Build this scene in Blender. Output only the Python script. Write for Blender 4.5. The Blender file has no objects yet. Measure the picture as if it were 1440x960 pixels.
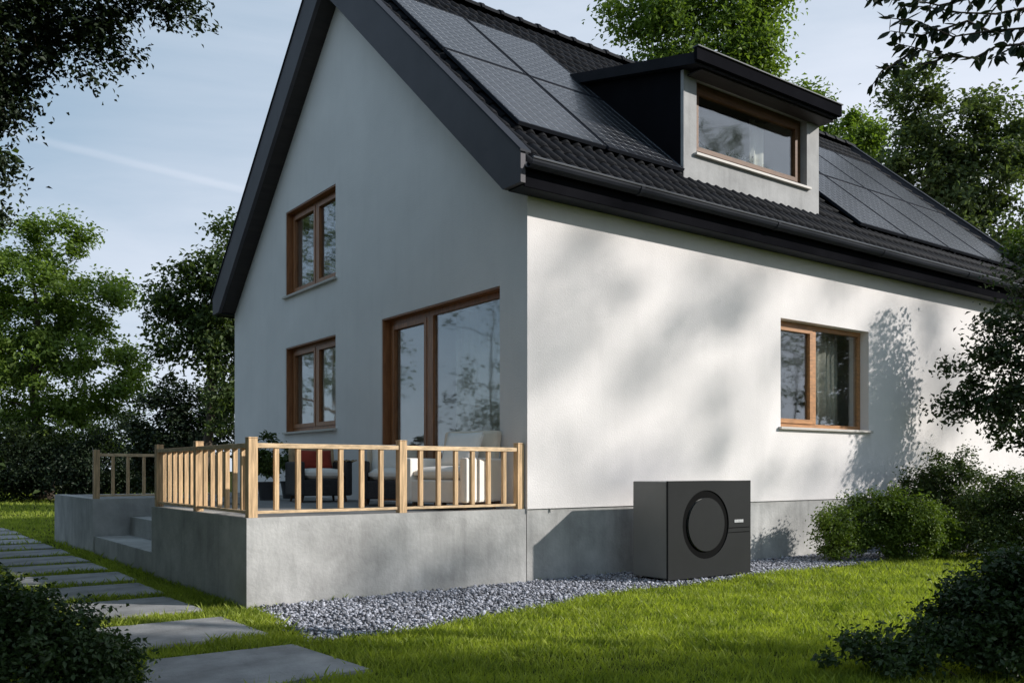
import bpy, bmesh, math, random
import numpy as np
from mathutils import Vector, Matrix

# ------------------------------------------------------------------ camera, sky, sun
scn = bpy.context.scene
COL = scn.collection
random.seed(4)
RNG = np.random.default_rng(7)
FWD = Vector((.593, .805, 0)).normalized()
RGT = Vector((FWD.y, -FWD.x, 0))
CAMP = Vector((-6.18, -8.114, 1.30))
cam = bpy.data.cameras.new('camera'); co = bpy.data.objects.new('camera', cam); COL.objects.link(co)
cam.sensor_width = 36; cam.lens = 31.33; cam.shift_y = .125
cam.clip_start = .05; cam.clip_end = 3000
co.location = CAMP
co.rotation_euler = (math.pi/2, 0, math.atan2(-FWD.x, FWD.y))
scn.camera = co
SUNV = Vector((-1.03, 1.0, -.70)).normalized()          # direction the light travels
sl = bpy.data.lights.new('sun', 'SUN'); sl.energy = 4.95; sl.angle = math.radians(.9); sl.color = (1, .965, .925)
so = bpy.data.objects.new('sun', sl); COL.objects.link(so)
so.rotation_euler = SUNV.to_track_quat('-Z', 'Y').to_euler()
so.location = (20, -20, 20)
w = bpy.data.worlds.new("World"); scn.world = w; w.use_nodes = True
nt = w.node_tree; nt.nodes.clear()
N = nt.nodes.new; L = nt.links.new
sky = N('ShaderNodeTexSky'); sky.sky_type = 'NISHITA'; sky.sun_disc = False
sky.sun_elevation = math.asin(-SUNV.z); sky.sun_rotation = math.atan2(-SUNV.x, -SUNV.y)
sky.air_density = 1.0; sky.dust_density = .6; sky.ozone_density = 1.6
tc = N('ShaderNodeTexCoord')
mp = N('ShaderNodeMapping'); mp.inputs['Scale'].default_value = (1.2, 1.2, 5.0); mp.inputs['Rotation'].default_value = (.12, .1, .5)
L(tc.outputs['Generated'], mp.inputs['Vector'])
nz = N('ShaderNodeTexNoise'); nz.inputs['Scale'].default_value = 1.3; nz.inputs['Detail'].default_value = 7; nz.inputs['Roughness'].default_value = .55
nz.inputs['Distortion'].default_value = .4
L(mp.outputs[0], nz.inputs['Vector'])
cr = N('ShaderNodeMapRange'); cr.inputs[1].default_value = .36; cr.inputs[2].default_value = .72
cr.inputs[3].default_value = .02; cr.inputs[4].default_value = .42
L(nz.outputs['Fac'], cr.inputs[0])
# thin high cloud thickens towards the sun's side (east) of the sky, and low down
sep = N('ShaderNodeSeparateXYZ'); L(tc.outputs['Generated'], sep.inputs[0])
ex = N('ShaderNodeMapRange'); ex.inputs[1].default_value = .0; ex.inputs[2].default_value = .95; ex.inputs[3].default_value = .0; ex.inputs[4].default_value = .80
L(sep.outputs['X'], ex.inputs[0])
lo = N('ShaderNodeMapRange'); lo.inputs[1].default_value = .45; lo.inputs[2].default_value = .0; lo.inputs[3].default_value = .0; lo.inputs[4].default_value = .32
L(sep.outputs['Z'], lo.inputs[0])
a1 = N('ShaderNodeMath'); a1.operation = 'ADD'; L(cr.outputs[0], a1.inputs[0]); L(ex.outputs[0], a1.inputs[1])
a2 = N('ShaderNodeMath'); a2.operation = 'ADD'; a2.use_clamp = True; L(a1.outputs[0], a2.inputs[0]); L(lo.outputs[0], a2.inputs[1])
# vapour trail: a thin great-circle band across part of the sky
tA = (RGT*(70-720)/1253 + FWD + Vector((0, 0, 460/1253))).normalized()
tB = (RGT*(345-720)/1253 + FWD + Vector((0, 0, 392/1253))).normalized()
tn = tA.cross(tB).normalized()
dt = N('ShaderNodeVectorMath'); dt.operation = 'DOT_PRODUCT'; dt.inputs[1].default_value = tn
L(tc.outputs['Generated'], dt.inputs[0])
ab = N('ShaderNodeMath'); ab.operation = 'ABSOLUTE'; L(dt.outputs['Value'], ab.inputs[0])
tr = N('ShaderNodeMapRange'); tr.inputs[1].default_value = .0; tr.inputs[2].default_value = .0065; tr.inputs[3].default_value = .12; tr.inputs[4].default_value = 0
tr.interpolation_type = 'SMOOTHERSTEP'
L(ab.outputs[0], tr.inputs[0])
ft = N('ShaderNodeVectorMath'); ft.operation = 'DOT_PRODUCT'; ft.inputs[1].default_value = (tA*.55+tB*.45).normalized()
L(tc.outputs['Generated'], ft.inputs[0])
fr = N('ShaderNodeMapRange'); fr.inputs[1].default_value = .955; fr.inputs[2].default_value = .99; fr.inputs[3].default_value = 0; fr.inputs[4].default_value = 1
L(ft.outputs['Value'], fr.inputs[0])
tm = N('ShaderNodeMath'); tm.operation = 'MULTIPLY'; L(tr.outputs[0], tm.inputs[0]); L(fr.outputs[0], tm.inputs[1])
a3 = N('ShaderNodeMath'); a3.operation = 'ADD'; a3.use_clamp = True; L(a2.outputs[0], a3.inputs[0]); L(tm.outputs[0], a3.inputs[1])
vl = N('ShaderNodeMix'); vl.data_type = 'RGBA'; vl.inputs[0].default_value = .72
L(sky.outputs[0], vl.inputs[6]); vl.inputs[7].default_value = (2.55, 4.55, 6.4, 1)
mx = N('ShaderNodeMix'); mx.data_type = 'RGBA'
L(a3.outputs[0], mx.inputs[0]); L(vl.outputs[2], mx.inputs[6]); mx.inputs[7].default_value = (8.6, 9.2, 10.4, 1)
bg = N('ShaderNodeBackground'); bg.inputs['Strength'].default_value = .095
L(mx.outputs[2], bg.inputs['Color'])
wo = N('ShaderNodeOutputWorld'); L(bg.outputs[0], wo.inputs[0])
vs = scn.view_settings
vs.view_transform = 'Standard'; vs.look = 'None'; vs.exposure = 0.0; vs.gamma = 1; vs.use_curve_mapping = False

# ------------------------------------------------------------------ materials
def newmat(name):
    m = bpy.data.materials.new(name); m.use_nodes = True
    return m, m.node_tree, m.node_tree.nodes['Principled BSDF']
def mat(name, col, rough=.6, var=.12, scale=8, bump=0, bscale=40, metal=0, spec=.5, stretch=None, col2=None, coat=0, isl=0, streak=0):
    m, t, p = newmat(name)
    p.inputs['Roughness'].default_value = rough; p.inputs['Metallic'].default_value = metal
    p.inputs['Specular IOR Level'].default_value = spec
    if coat: p.inputs['Coat Weight'].default_value = coat
    c = t.nodes.new('ShaderNodeTexCoord'); mpn = t.nodes.new('ShaderNodeMapping')
    if stretch: mpn.inputs['Scale'].default_value = stretch
    t.links.new(c.outputs['Object'], mpn.inputs[0])
    n = t.nodes.new('ShaderNodeTexNoise'); n.inputs['Scale'].default_value = scale; n.inputs['Detail'].default_value = 6; n.inputs['Roughness'].default_value = .6
    t.links.new(mpn.outputs[0], n.inputs['Vector'])
    r = t.nodes.new('ShaderNodeMapRange'); r.inputs[1].default_value = .3; r.inputs[2].default_value = .7
    t.links.new(n.outputs['Fac'], r.inputs[0])
    x = t.nodes.new('ShaderNodeMix'); x.data_type = 'RGBA'
    d = col2 if col2 else tuple(v*(1-2*var) for v in col)
    x.inputs[6].default_value = (*d, 1); x.inputs[7].default_value = (*(col if col2 else tuple(min(.9, v*(1+var)) for v in col)), 1)
    t.links.new(r.outputs[0], x.inputs[0])
    out = x.outputs[2]
    if isl:
        g = t.nodes.new('ShaderNodeNewGeometry'); h = t.nodes.new('ShaderNodeMapRange')
        h.inputs[3].default_value = 1-isl; h.inputs[4].default_value = 1+isl
        t.links.new(g.outputs['Random Per Island'], h.inputs[0])
        y = t.nodes.new('ShaderNodeVectorMath'); y.operation = 'SCALE'
        t.links.new(out, y.inputs[0]); t.links.new(h.outputs[0], y.inputs['Scale']); out = y.outputs[0]
    if streak:      # run-off stains: noise drawn out along the height
        m2 = t.nodes.new('ShaderNodeMapping'); m2.inputs['Scale'].default_value = (5, 5, .55); t.links.new(c.outputs['Object'], m2.inputs[0])
        n3 = t.nodes.new('ShaderNodeTexNoise'); n3.inputs['Scale'].default_value = 1.6; n3.inputs['Detail'].default_value = 5; t.links.new(m2.outputs[0], n3.inputs['Vector'])
        h3 = t.nodes.new('ShaderNodeMapRange'); h3.inputs[1].default_value = .5; h3.inputs[2].default_value = .75; h3.inputs[3].default_value = 1; h3.inputs[4].default_value = 1-streak
        t.links.new(n3.outputs['Fac'], h3.inputs[0])
        y3 = t.nodes.new('ShaderNodeVectorMath'); y3.operation = 'SCALE'
        t.links.new(out, y3.inputs[0]); t.links.new(h3.outputs[0], y3.inputs['Scale']); out = y3.outputs[0]
    t.links.new(out, p.inputs['Base Color'])
    if bump:
        b = t.nodes.new('ShaderNodeBump'); b.inputs['Strength'].default_value = 1; b.inputs['Distance'].default_value = bump
        n2 = t.nodes.new('ShaderNodeTexNoise'); n2.inputs['Scale'].default_value = bscale; n2.inputs['Detail'].default_value = 5
        t.links.new(mpn.outputs[0], n2.inputs['Vector']); t.links.new(n2.outputs['Fac'], b.inputs['Height'])
        t.links.new(b.outputs[0], p.inputs['Normal'])
    return m
def objrnd(m, amt):
    """per-object tint for pieces that share a mesh"""
    t = m.node_tree; p = t.nodes['Principled BSDF']; lk = p.inputs['Base Color'].links[0]; src = lk.from_socket
    oi = t.nodes.new('ShaderNodeObjectInfo'); h = t.nodes.new('ShaderNodeMapRange'); h.inputs[3].default_value = 1-amt; h.inputs[4].default_value = 1+amt
    t.links.new(oi.outputs['Random'], h.inputs[0])
    y = t.nodes.new('ShaderNodeVectorMath'); y.operation = 'SCALE'
    t.links.new(src, y.inputs[0]); t.links.new(h.outputs[0], y.inputs['Scale']); t.links.new(y.outputs[0], p.inputs['Base Color'])
    return m
def leafmat(name, ca, cb, trans=.35, rough=.55, spec=.3, nsc=.9):
    m = bpy.data.materials.new(name); m.use_nodes = True; t = m.node_tree; t.nodes.clear()
    g = t.nodes.new('ShaderNodeNewGeometry'); x = t.nodes.new('ShaderNodeMix'); x.data_type = 'RGBA'
    x.inputs[6].default_value = (*ca, 1); x.inputs[7].default_value = (*cb, 1)
    c = t.nodes.new('ShaderNodeTexCoord'); n = t.nodes.new('ShaderNodeTexNoise'); n.inputs['Scale'].default_value = nsc; n.inputs['Detail'].default_value = 4
    t.links.new(c.outputs['Object'], n.inputs['Vector'])
    a = t.nodes.new('ShaderNodeMath'); a.operation = 'MULTIPLY_ADD'; a.inputs[1].default_value = .5
    t.links.new(g.outputs['Random Per Island'], a.inputs[0])
    r = t.nodes.new('ShaderNodeMapRange'); r.inputs[1].default_value = .35; r.inputs[2].default_value = .65; r.inputs[4].default_value = .5
    t.links.new(n.outputs['Fac'], r.inputs[0]); t.links.new(r.outputs[0], a.inputs[2]); t.links.new(a.outputs[0], x.inputs[0])
    p = t.nodes.new('ShaderNodeBsdfPrincipled'); p.inputs['Roughness'].default_value = rough; p.inputs['Specular IOR Level'].default_value = spec
    tb = t.nodes.new('ShaderNodeBsdfTranslucent')
    y = t.nodes.new('ShaderNodeVectorMath'); y.operation = 'MULTIPLY'; y.inputs[1].default_value = (1.25, 1.35, .5)
    t.links.new(x.outputs[2], p.inputs['Base Color']); t.links.new(x.outputs[2], y.inputs[0]); t.links.new(y.outputs[0], tb.inputs['Color'])
    ms = t.nodes.new('ShaderNodeMixShader'); ms.inputs[0].default_value = trans
    t.links.new(p.outputs[0], ms.inputs[1]); t.links.new(tb.outputs[0], ms.inputs[2])
    o = t.nodes.new('ShaderNodeOutputMaterial'); t.links.new(ms.outputs[0], o.inputs[0])
    return m
def glassmat(name, ior=.15, tint=(.90, .93, .92)):
    m = bpy.data.materials.new(name); m.use_nodes = True; t = m.node_tree; t.nodes.clear()
    tr_ = t.nodes.new('ShaderNodeBsdfTransparent'); tr_.inputs[0].default_value = (*tint, 1)
    gl = t.nodes.new('ShaderNodeBsdfGlossy'); gl.inputs['Roughness'].default_value = .035; gl.inputs[0].default_value = (.95, .97, 1, 1)
    n = t.nodes.new('ShaderNodeTexNoise'); n.inputs['Scale'].default_value = 1.4; c = t.nodes.new('ShaderNodeTexCoord')
    t.links.new(c.outputs['Object'], n.inputs['Vector'])
    b = t.nodes.new('ShaderNodeBump'); b.inputs['Distance'].default_value = .002; t.links.new(n.outputs['Fac'], b.inputs['Height']); t.links.new(b.outputs[0], gl.inputs['Normal'])
    lw = t.nodes.new('ShaderNodeLayerWeight'); lw.inputs['Blend'].default_value = .5
    pw = t.nodes.new('ShaderNodeMath'); pw.operation = 'POWER'; pw.inputs[1].default_value = 4.5; t.links.new(lw.outputs['Facing'], pw.inputs[0])
    f = t.nodes.new('ShaderNodeMath'); f.operation = 'MULTIPLY_ADD'; f.inputs[1].default_value = 1-ior; f.inputs[2].default_value = ior; t.links.new(pw.outputs[0], f.inputs[0])
    ms = t.nodes.new('ShaderNodeMixShader'); t.links.new(f.outputs[0], ms.inputs[0]); t.links.new(tr_.outputs[0], ms.inputs[1]); t.links.new(gl.outputs[0], ms.inputs[2])
    o = t.nodes.new('ShaderNodeOutputMaterial'); t.links.new(ms.outputs[0], o.inputs[0])
    return m
M = {}
M['plaster'] = mat('white_plaster', (.835, .79, .762), .9, .035, .9, .0035, 60, spec=.2, streak=.025)
M['concrete'] = mat('cast_concrete', (.46, .45, .43), .85, .16, 2.1, .005, 26, streak=.2, spec=.3)
M['concrete_pale'] = mat('pale_dormer_render', (.38, .375, .365), .8, .12, 2.2, .003, 30, streak=.16, spec=.3)
M['slab'] = objrnd(mat('grey_paving', (.30, .297, .295), .85, .2, 3, .004, 50, spec=.3), .1)
M['wood'] = objrnd(mat('larch_wood', (.70, .47, .26), .6, .24, 3, .002, 14, stretch=(14, 14, 1.2), spec=.3), .14)
M['woodrail'] = objrnd(mat('larch_rail', (.73, .52, .31), .6, .2, 3, .002, 14, stretch=(3, 3, 14), spec=.3), .1)
M['winwood'] = mat('stained_oak', (.36, .145, .055), .42, .2, 3, .001, 14, stretch=(9, 9, 1.2), spec=.5)
M['winwood_light'] = mat('oiled_oak', (.46, .22, .085), .42, .2, 3, .001, 14, stretch=(1.2, 9, 9), spec=.5)
M['anth'] = mat('anthracite_metal', (.026, .029, .037), .62, .12, 1.5, 0, metal=0, spec=.12)
M['trim_black'] = mat('black_trim', (.010, .010, .012), 1, .12, 1.5, spec=0)
M['roofing'] = mat('dark_sheet_roofing', (.022, .022, .026), .8, .15, 2, spec=.1)
M['bead'] = mat('highlight_bead', (.085, .088, .095), .4, .1, 2, spec=.5)  # paler than the gutter: its bright highlight line is put into the colour
M['winwood_shaded'] = mat('shaded_oak', (.15, .075, .035), .5, .2, 3, .001, 14, stretch=(1.2, 9, 9), spec=.2)  # overhang shade put into the colour of the dormer window oak
M['barge'] = mat('anthracite_board', (.088, .080, .088), .6, .1, 1.2, .0006, 30, spec=.25)
M['soffit'] = mat('dark_brown_soffit', (.030, .022, .019), .6, .2, 2, .001, 20, stretch=(1, 8, 8))
M['tile'] = objrnd(mat('anthracite_roof_tile', (.0105, .0115, .0145), .66, .3, 5, .002, 60, spec=.10, isl=.3), .2)
M['pv'] = mat('solar_cell', (.011, .012, .016), .34, .1, 3, 0, spec=.7, isl=.3)
M['pvback'] = mat('solar_backsheet', (.52, .53, .55), .35, .05, 4)
M['black'] = mat('black_plastic', (.006, .006, .006), .8, .1, 4, spec=.05)
M['pump'] = mat('dark_grey_powder_coat', (.024, .025, .025), .6, .08, 1.3, .0004, 300, spec=.1)
M['pumpside'] = mat('grey_powder_coat', (.18, .18, .172), .36, .08, 1.3, .0004, 300, spec=.5)
M['badge'] = mat('pale_badge', (.62, .62, .62), .4)
M['sill'] = mat('pale_sill', (.55, .51, .46), .6, .05, 5)
M['intwall'] = mat('interior_paint', (.62, .57, .53), .9, .03, 1)
M['intfloor'] = mat('interior_floor', (.22, .15, .09), .5, .15, 3, stretch=(1, 12, 1))
M['curtain'] = mat('curtain_cloth', (.85, .76, .66), .9, .05, 4, .002, 90)
M['fabric'] = mat('cream_fabric', (.80, .68, .54), .95, .05, 6, .002, 120)
M['fabric_white'] = mat('white_fabric', (.86, .80, .73), .95, .03, 6, .002, 120)
M['red'] = mat('red_fabric', (.33, .045, .025), .95, .15, 6, .002, 120)
M['tan'] = mat('tan_throw', (.52, .37, .22), .95, .2, 9, .003, 100)
M['wicker'] = mat('dark_wicker', (.040, .036, .038), .7, .3, 30, .004, 60, stretch=(1, 1, 4))
M['legmetal'] = mat('brown_wood_leg', (.11, .055, .03), .5, .2, 5)
M['pot'] = mat('dark_planter', (.05, .05, .055), .7, .15, 4)
M['bark'] = mat('bark', (.095, .07, .05), .95, .3, 6, .02, 22, stretch=(5, 5, 1))
M['soil'] = mat('lawn_soil', (.030, .042, .012), .95, .3, 2.5, .01, 30, spec=0, col2=(.050, .055, .022))
M['gravelbase'] = mat('gravel_bed', (.12, .12, .125), .95, .2, 14, .01, 60)
M['stone'] = mat('gravel_stone', (.29, .295, .33), .75, .1, 6, 0, isl=.75)
M['decking'] = mat('terrace_paving', (.24, .23, .22), .8, .12, 3, .002, 40)
M['glass'] = glassmat('window_glass')
M['grass'] = leafmat('grass_blade', (.11, .165, .020), (.44, .49, .085), .48, .5, nsc=2.3)
M['leaf_a'] = leafmat('sunlit_leaf', (.065, .115, .022), (.22, .30, .06), .42)
M['leaf_b'] = leafmat('deep_green_leaf', (.03, .055, .018), (.11, .15, .04), .35)
M['leaf_b2'] = leafmat('grey_green_leaf', (.05, .075, .03), (.14, .18, .07), .38)
M['leaf_c'] = leafmat('dark_leaf', (.012, .022, .010), (.028, .045, .015), .18)  # near-black colour also carries the backlit shade of the overhanging foliage
M['leaf_c2'] = leafmat('leaning_tree_leaf', (.014, .028, .012), (.04, .065, .02), .25)  # leaf colour darkened to stand for shade and backlight on the leaning tree
M['leaf_d'] = leafmat('shrub_leaf', (.045, .085, .014), (.16, .22, .035), .35)
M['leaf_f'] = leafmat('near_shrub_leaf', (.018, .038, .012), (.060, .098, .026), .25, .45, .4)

# ------------------------------------------------------------------ object helpers
ORG = {}
def props(o, label=None, cat=None, group=None, kind=None):
    for k, v in (('label', label), ('category', cat), ('group', group), ('kind', kind)):
        if v: o[k] = v
    return o
def thing(name, loc, label, cat, group=None, kind=None):
    o = bpy.data.objects.new(name, None); COL.objects.link(o); o.location = loc; o.empty_display_size = .2
    ORG[o] = Vector(loc)
    return props(o, label, cat, group, kind)
def link(o, parent, org):
    COL.objects.link(o); ORG[o] = org
    if parent: o.parent = parent; o.location = org-ORG[parent]
    else: o.location = org
def mesh_np(name, V, F, mats, parent=None, org=None, midx=None, smooth=False):
    """V (n,3) world coords, F (m,k) same-size faces"""
    V = np.asarray(V, dtype=np.float64); F = np.asarray(F, dtype=np.int32)
    if org is None:
        org = Vector(((V[:, 0].min()+V[:, 0].max())/2, (V[:, 1].min()+V[:, 1].max())/2, V[:, 2].min()))
    me = bpy.data.meshes.new(name)
    k = F.shape[1]
    me.vertices.add(len(V)); me.loops.add(F.size); me.polygons.add(len(F))
    me.vertices.foreach_set('co', (V-np.array(org)).astype(np.float32).ravel())
    me.loops.foreach_set('vertex_index', F.ravel())
    me.polygons.foreach_set('loop_start', np.arange(0, F.size, k, dtype=np.int32))
    if midx is not None: me.polygons.foreach_set('material_index', np.asarray(midx, dtype=np.int32))
    for mm in (mats if isinstance(mats, (list, tuple)) else [mats]): me.materials.append(mm)
    me.update(calc_edges=True)
    if smooth: me.polygons.foreach_set('use_smooth', np.ones(len(F), dtype=bool))
    o = bpy.data.objects.new(name, me); link(o, parent, Vector(org))
    return o
def part(name, bm, mats, parent=None, smooth=False, org=None):
    if org is None:
        xs = [v.co for v in bm.verts]
        org = Vector(((min(v.x for v in xs)+max(v.x for v in xs))/2, (min(v.y for v in xs)+max(v.y for v in xs))/2, min(v.z for v in xs)))
    bmesh.ops.recalc_face_normals(bm, faces=bm.faces)
    for v in bm.verts: v.co -= org
    me = bpy.data.meshes.new(name); bm.to_mesh(me); bm.free()
    for mm in (mats if isinstance(mats, (list, tuple)) else [mats]): me.materials.append(mm)
    if smooth:
        for p in me.polygons: p.use_smooth = True
    o = bpy.data.objects.new(name, me); link(o, parent, Vector(org))
    return o
def inst(name, me, parent, loc, rot=(0, 0, 0), scale=None):
    o = bpy.data.objects.new(name, me); link(o, parent, Vector(loc)); o.rotation_euler = rot
    if scale: o.scale = scale
    return o
def B(): return bmesh.new()
def box(bm, x0, x1, y0, y1, z0, z1, bev=0, mi=0):
    r = bmesh.ops.create_cube(bm, size=1)
    for v in r['verts']:
        v.co = Vector(((x0+x1)/2+v.co.x*(x1-x0), (y0+y1)/2+v.co.y*(y1-y0), (z0+z1)/2+v.co.z*(z1-z0)))
    fs = set(f for v in r['verts'] for f in v.link_faces)
    for f in fs: f.material_index = mi
    if bev:
        es = list(set(e for v in r['verts'] for e in v.link_edges))
        bmesh.ops.bevel(bm, geom=es, offset=bev, segments=2, affect='EDGES', profile=.6)
    return bm
def bx(*a, **k): return box(B(), *a, **k)
def prism(bm, pts, axis, a0, a1, mi=0):
    """polygon pts in the two other axes, extruded along axis"""
    def P(p, a): return {'x': (a, p[0], p[1]), 'y': (p[0], a, p[1]), 'z': (p[0], p[1], a)}[axis]
    v0 = [bm.verts.new(P(p, a0)) for p in pts]; v1 = [bm.verts.new(P(p, a1)) for p in pts]
    n = len(pts)
    fs = [bm.faces.new(v0), bm.faces.new(v1[::-1])]
    for i in range(n): fs.append(bm.faces.new((v0[i], v0[(i+1) % n], v1[(i+1) % n], v1[i])))
    for f in fs: f.material_index = mi
    return bm
def tube(bm, p, q, r0, r1, n=8):
    p = Vector(p); q = Vector(q); d = (q-p).normalized(); u = d.orthogonal().normalized(); v = d.cross(u)
    A = [bm.verts.new(p+(u*math.cos(2*math.pi*i/n)+v*math.sin(2*math.pi*i/n))*r0) for i in range(n)]
    Bq = [bm.verts.new(q+(u*math.cos(2*math.pi*i/n)+v*math.sin(2*math.pi*i/n))*r1) for i in range(n)]
    for i in range(n): bm.faces.new((A[i], A[(i+1) % n], Bq[(i+1) % n], Bq[i]))
    bm.faces.new(A[::-1]); bm.faces.new(Bq)
    return bm
def pillow(bm, c, sx, sy, sz, rot=None, n=8, pw=.35):
    """puffed cushion"""
    bmesh.ops.create_cube(bm, size=2)
    bmesh.ops.subdivide_edges(bm, edges=bm.edges[:], cuts=n, use_grid_fill=True)
    for v in bm.verts:
        x, y, z = v.co
        k = (max(0, 1-x*x)*max(0, 1-y*y))**pw
        p = Vector((x*(1-.06*(1-abs(y))), y*(1-.06*(1-abs(x))), z*(.25+.75*k)))
        p = Vector((p.x*sx/2, p.y*sy/2, p.z*sz/2))
        if rot: p = rot @ p
        v.co = Vector(c)+p
    return bm
def at(px, py, f):
    """a world point from the camera's bearing and its distance along the view"""
    return CAMP+RGT*((px-720)/1253*f)+FWD*f+Vector((0, 0, (660-py)/1253*f))
def rf(r, f, z=0): return Vector((CAMP.x, CAMP.y, 0))+RGT*r+FWD*f+Vector((0, 0, z))
# ------------------------------------------------------------------ ground, gravel, path
S = 600
def sheet(name, pts, z, m, label=None):
    bm = B(); bm.faces.new([bm.verts.new((x, y, z)) for x, y in pts])
    return props(part(name, bm, m), kind='structure')
sheet('ground', [(-S, -S), (S, -S), (S, S), (-S, S)], 0, M['soil'])
GP = [(-3.16, -.0), (-3.30, -.9), (-3.42, -1.80), (-2.75, -1.92), (-1.57, -1.66), (.2, -1.30), (3.2, -1.14), (6.5, -1.15), (13.6, -1.15), (13.6, .02), (-.1, .02)]
sheet('gravel_bed', GP, .006, M['gravelbase'])
def inpoly(X, Y, P):
    r = np.zeros(len(X), bool); n = len(P)
    for i in range(n):
        x0, y0 = P[i]; x1, y1 = P[(i+1) % n]
        c = ((y0 > Y) != (y1 > Y))
        with np.errstate(divide='ignore', invalid='ignore'):
            c &= X < (x1-x0)*(Y-y0)/(y1-y0+1e-12)+x0
        r ^= c
    return r
# gravel stones: small deformed lumps
def ico():
    bm = B(); bmesh.ops.create_icosphere(bm, subdivisions=1, radius=1)
    V = np.array([v.co[:] for v in bm.verts]); F = np.array([[v.index for v in f.verts] for f in bm.faces]); bm.free(); return V, F
iv, fi = ico()
n = 40000
X = RNG.uniform(-3.5, 9.5, n); Y = RNG.uniform(-2.0, .0, n)
ok = inpoly(X+RNG.normal(0, .04, n), Y+RNG.normal(0, .03, n), GP) & (Y < -.015); X = X[ok]; Y = Y[ok]; n = len(X)
sc = (.008+.016*RNG.random(n)**1.7)[:, None]*RNG.uniform(.65, 1.25, (n, 3)); sc[:, 2] *= .75
jit = 1+RNG.normal(0, .14, (n, 12, 1)); ang = RNG.uniform(0, 6.28, n); ca, sa = np.cos(ang)[:, None], np.sin(ang)[:, None]
P = iv[None]*jit*sc[:, None]; PX = P[:, :, 0]*ca-P[:, :, 1]*sa; PY = P[:, :, 0]*sa+P[:, :, 1]*ca
zz = RNG.uniform(.006, .034, n)
V = np.stack([PX+X[:, None], PY+Y[:, None], P[:, :, 2]+zz[:, None]], -1).reshape(-1, 3)
F = (fi[None]+12*np.arange(n)[:, None, None]).reshape(-1, 3)
props(mesh_np('gravel_stones', V, F, M['stone']), 'loose pale grey gravel strip in front of the terrace wall and heat pump', 'gravel', kind='stuff')
# stepping slabs
path = thing('path', (-4.1, 4, 0), None, None, kind='structure')
SL = []
ys = [-2.98, -1.42, .10, 1.42, 2.74, 4.05, 5.36, 6.66, 7.98, 9.3, 10.6, 11.9, 13.2]
for i, y in enumerate(ys):
    j = lambda a=.03: random.uniform(-a, a)
    xr = -3.60+j()+(.06 if i > 3 else 0); xl = -4.70+j(.05); y1 = y+1.04+j()
    q = [(xl, y+j()), (xr, y+j()), (xr-.02+j(), y1), (xl+j(), y1+.03)]
    if i == 0: q = [(-4.95, -3.05), (-3.52, -3.0), (-3.60, -1.92), (-4.62, -1.86)]
    SL.append(q)
    bm = B(); prism(bm, q, 'z', -.05, .030)
    bmesh.ops.bevel(bm, geom=[e for e in bm.edges if all(v.co.z > 0 for v in e.verts)], offset=.012, segments=2, affect='EDGES')
    part('stepping_slab', bm, M['slab'], path)

# ------------------------------------------------------------------ house
APX = 4.87; WD = 9.74; XE = 13.5
zu = lambda y: 4.43+.90*min(y, WD-y)
zt = lambda y: 5.02+.90*min(y, WD-y)
house = thing('house', (0, 0, 0), 'white plastered house with steep dark roof, dormer and wooden windows', 'house')
class Wall:
    """plane mapping: 'X' gable wall (u=Y, v=X), 'Y' long wall (u=X, v=Y); v grows into the house"""
    def __init__(s, ax, v0=0): s.ax = ax; s.v0 = v0
    def box(s, bm, u0, u1, v0, v1, z0, z1, **k):
        if s.ax == 'X': return box(bm, s.v0+v0, s.v0+v1, u0, u1, z0, z1, **k)
        return box(bm, u0, u1, s.v0+v0, s.v0+v1, z0, z1, **k)
    def pt(s, u, v, z): return (s.v0+v, u, z) if s.ax == 'X' else (u, s.v0+v, z)
def wall_mesh(name, W, u0, u1, z0, top, holes, brk, th, m, parent):
    us = sorted(set([u0, u1]+[h[0] for h in holes]+[h[1] for h in holes]+brk)); bm = B()
    def quad(c): bm.faces.new([bm.verts.new(W.pt(*q)) for q in c])
    for a, b in zip(us, us[1:]):
        hs = sorted([h for h in holes if h[0] <= a+1e-6 and h[1] >= b-1e-6], key=lambda h: h[2])
        lo_ = z0
        for h in hs+[None]:
            ta = (h[2], h[2]) if h else (top(a), top(b))
            if ta[0] > lo_+1e-6 or ta[1] > lo_+1e-6:
                for v in (0, th): quad([(a, v, lo_), (b, v, lo_), (b, v, ta[1]), (a, v, ta[0])])
            if h: lo_ = h[3]
    for h in holes:
        a, b, c, d = h
        quad([(a, 0, c), (b, 0, c), (b, th, c), (a, th, c)]); quad([(a, 0, d), (b, 0, d), (b, th, d), (a, th, d)])
        quad([(a, 0, c), (a, 0, d), (a, th, d), (a, th, c)]); quad([(b, 0, c), (b, 0, d), (b, th, d), (b, th, c)])
    bmesh.ops.remove_doubles(bm, verts=bm.verts, dist=1e-5)
    o = part(name, bm, m, parent)
    return o
WX = Wall('X', 0); WY = Wall('Y', -.02)
UPW = (5.03, 7.08, 4.37, 5.87); LOW = (5.03, 7.08, 1.96, 3.46); DOR = (.52, 3.48, .85, 3.49); RGW = (4.62, 6.87, 1.92, 3.50)
wall_mesh('gable_wall', WX, -.02, WD, .80, lambda y: zu(y)+.1, [UPW, LOW, DOR], [APX], .34, M['plaster'], house)
wall_mesh('long_wall', WY, 0, XE, .85, lambda y: 4.5, [RGW], [], .34, M['plaster'], house)
bm = B(); box(bm, .343, XE-.302, WD-.3, WD-.004, .5, 4.5); part('rear_wall', bm, M['plaster'], house)
bm = B(); prism(bm, [(.33, .5), (WD-.31, .5), (WD-.31, zu(WD-.31)), (APX, zu(APX)), (.33, zu(.33))], 'x', XE-.3, XE-.003); part('end_wall', bm, M['plaster'], house)
part('plinth', bx(.01, XE+.01, 0, .3, 0, .85), M['concrete'], house)
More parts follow.
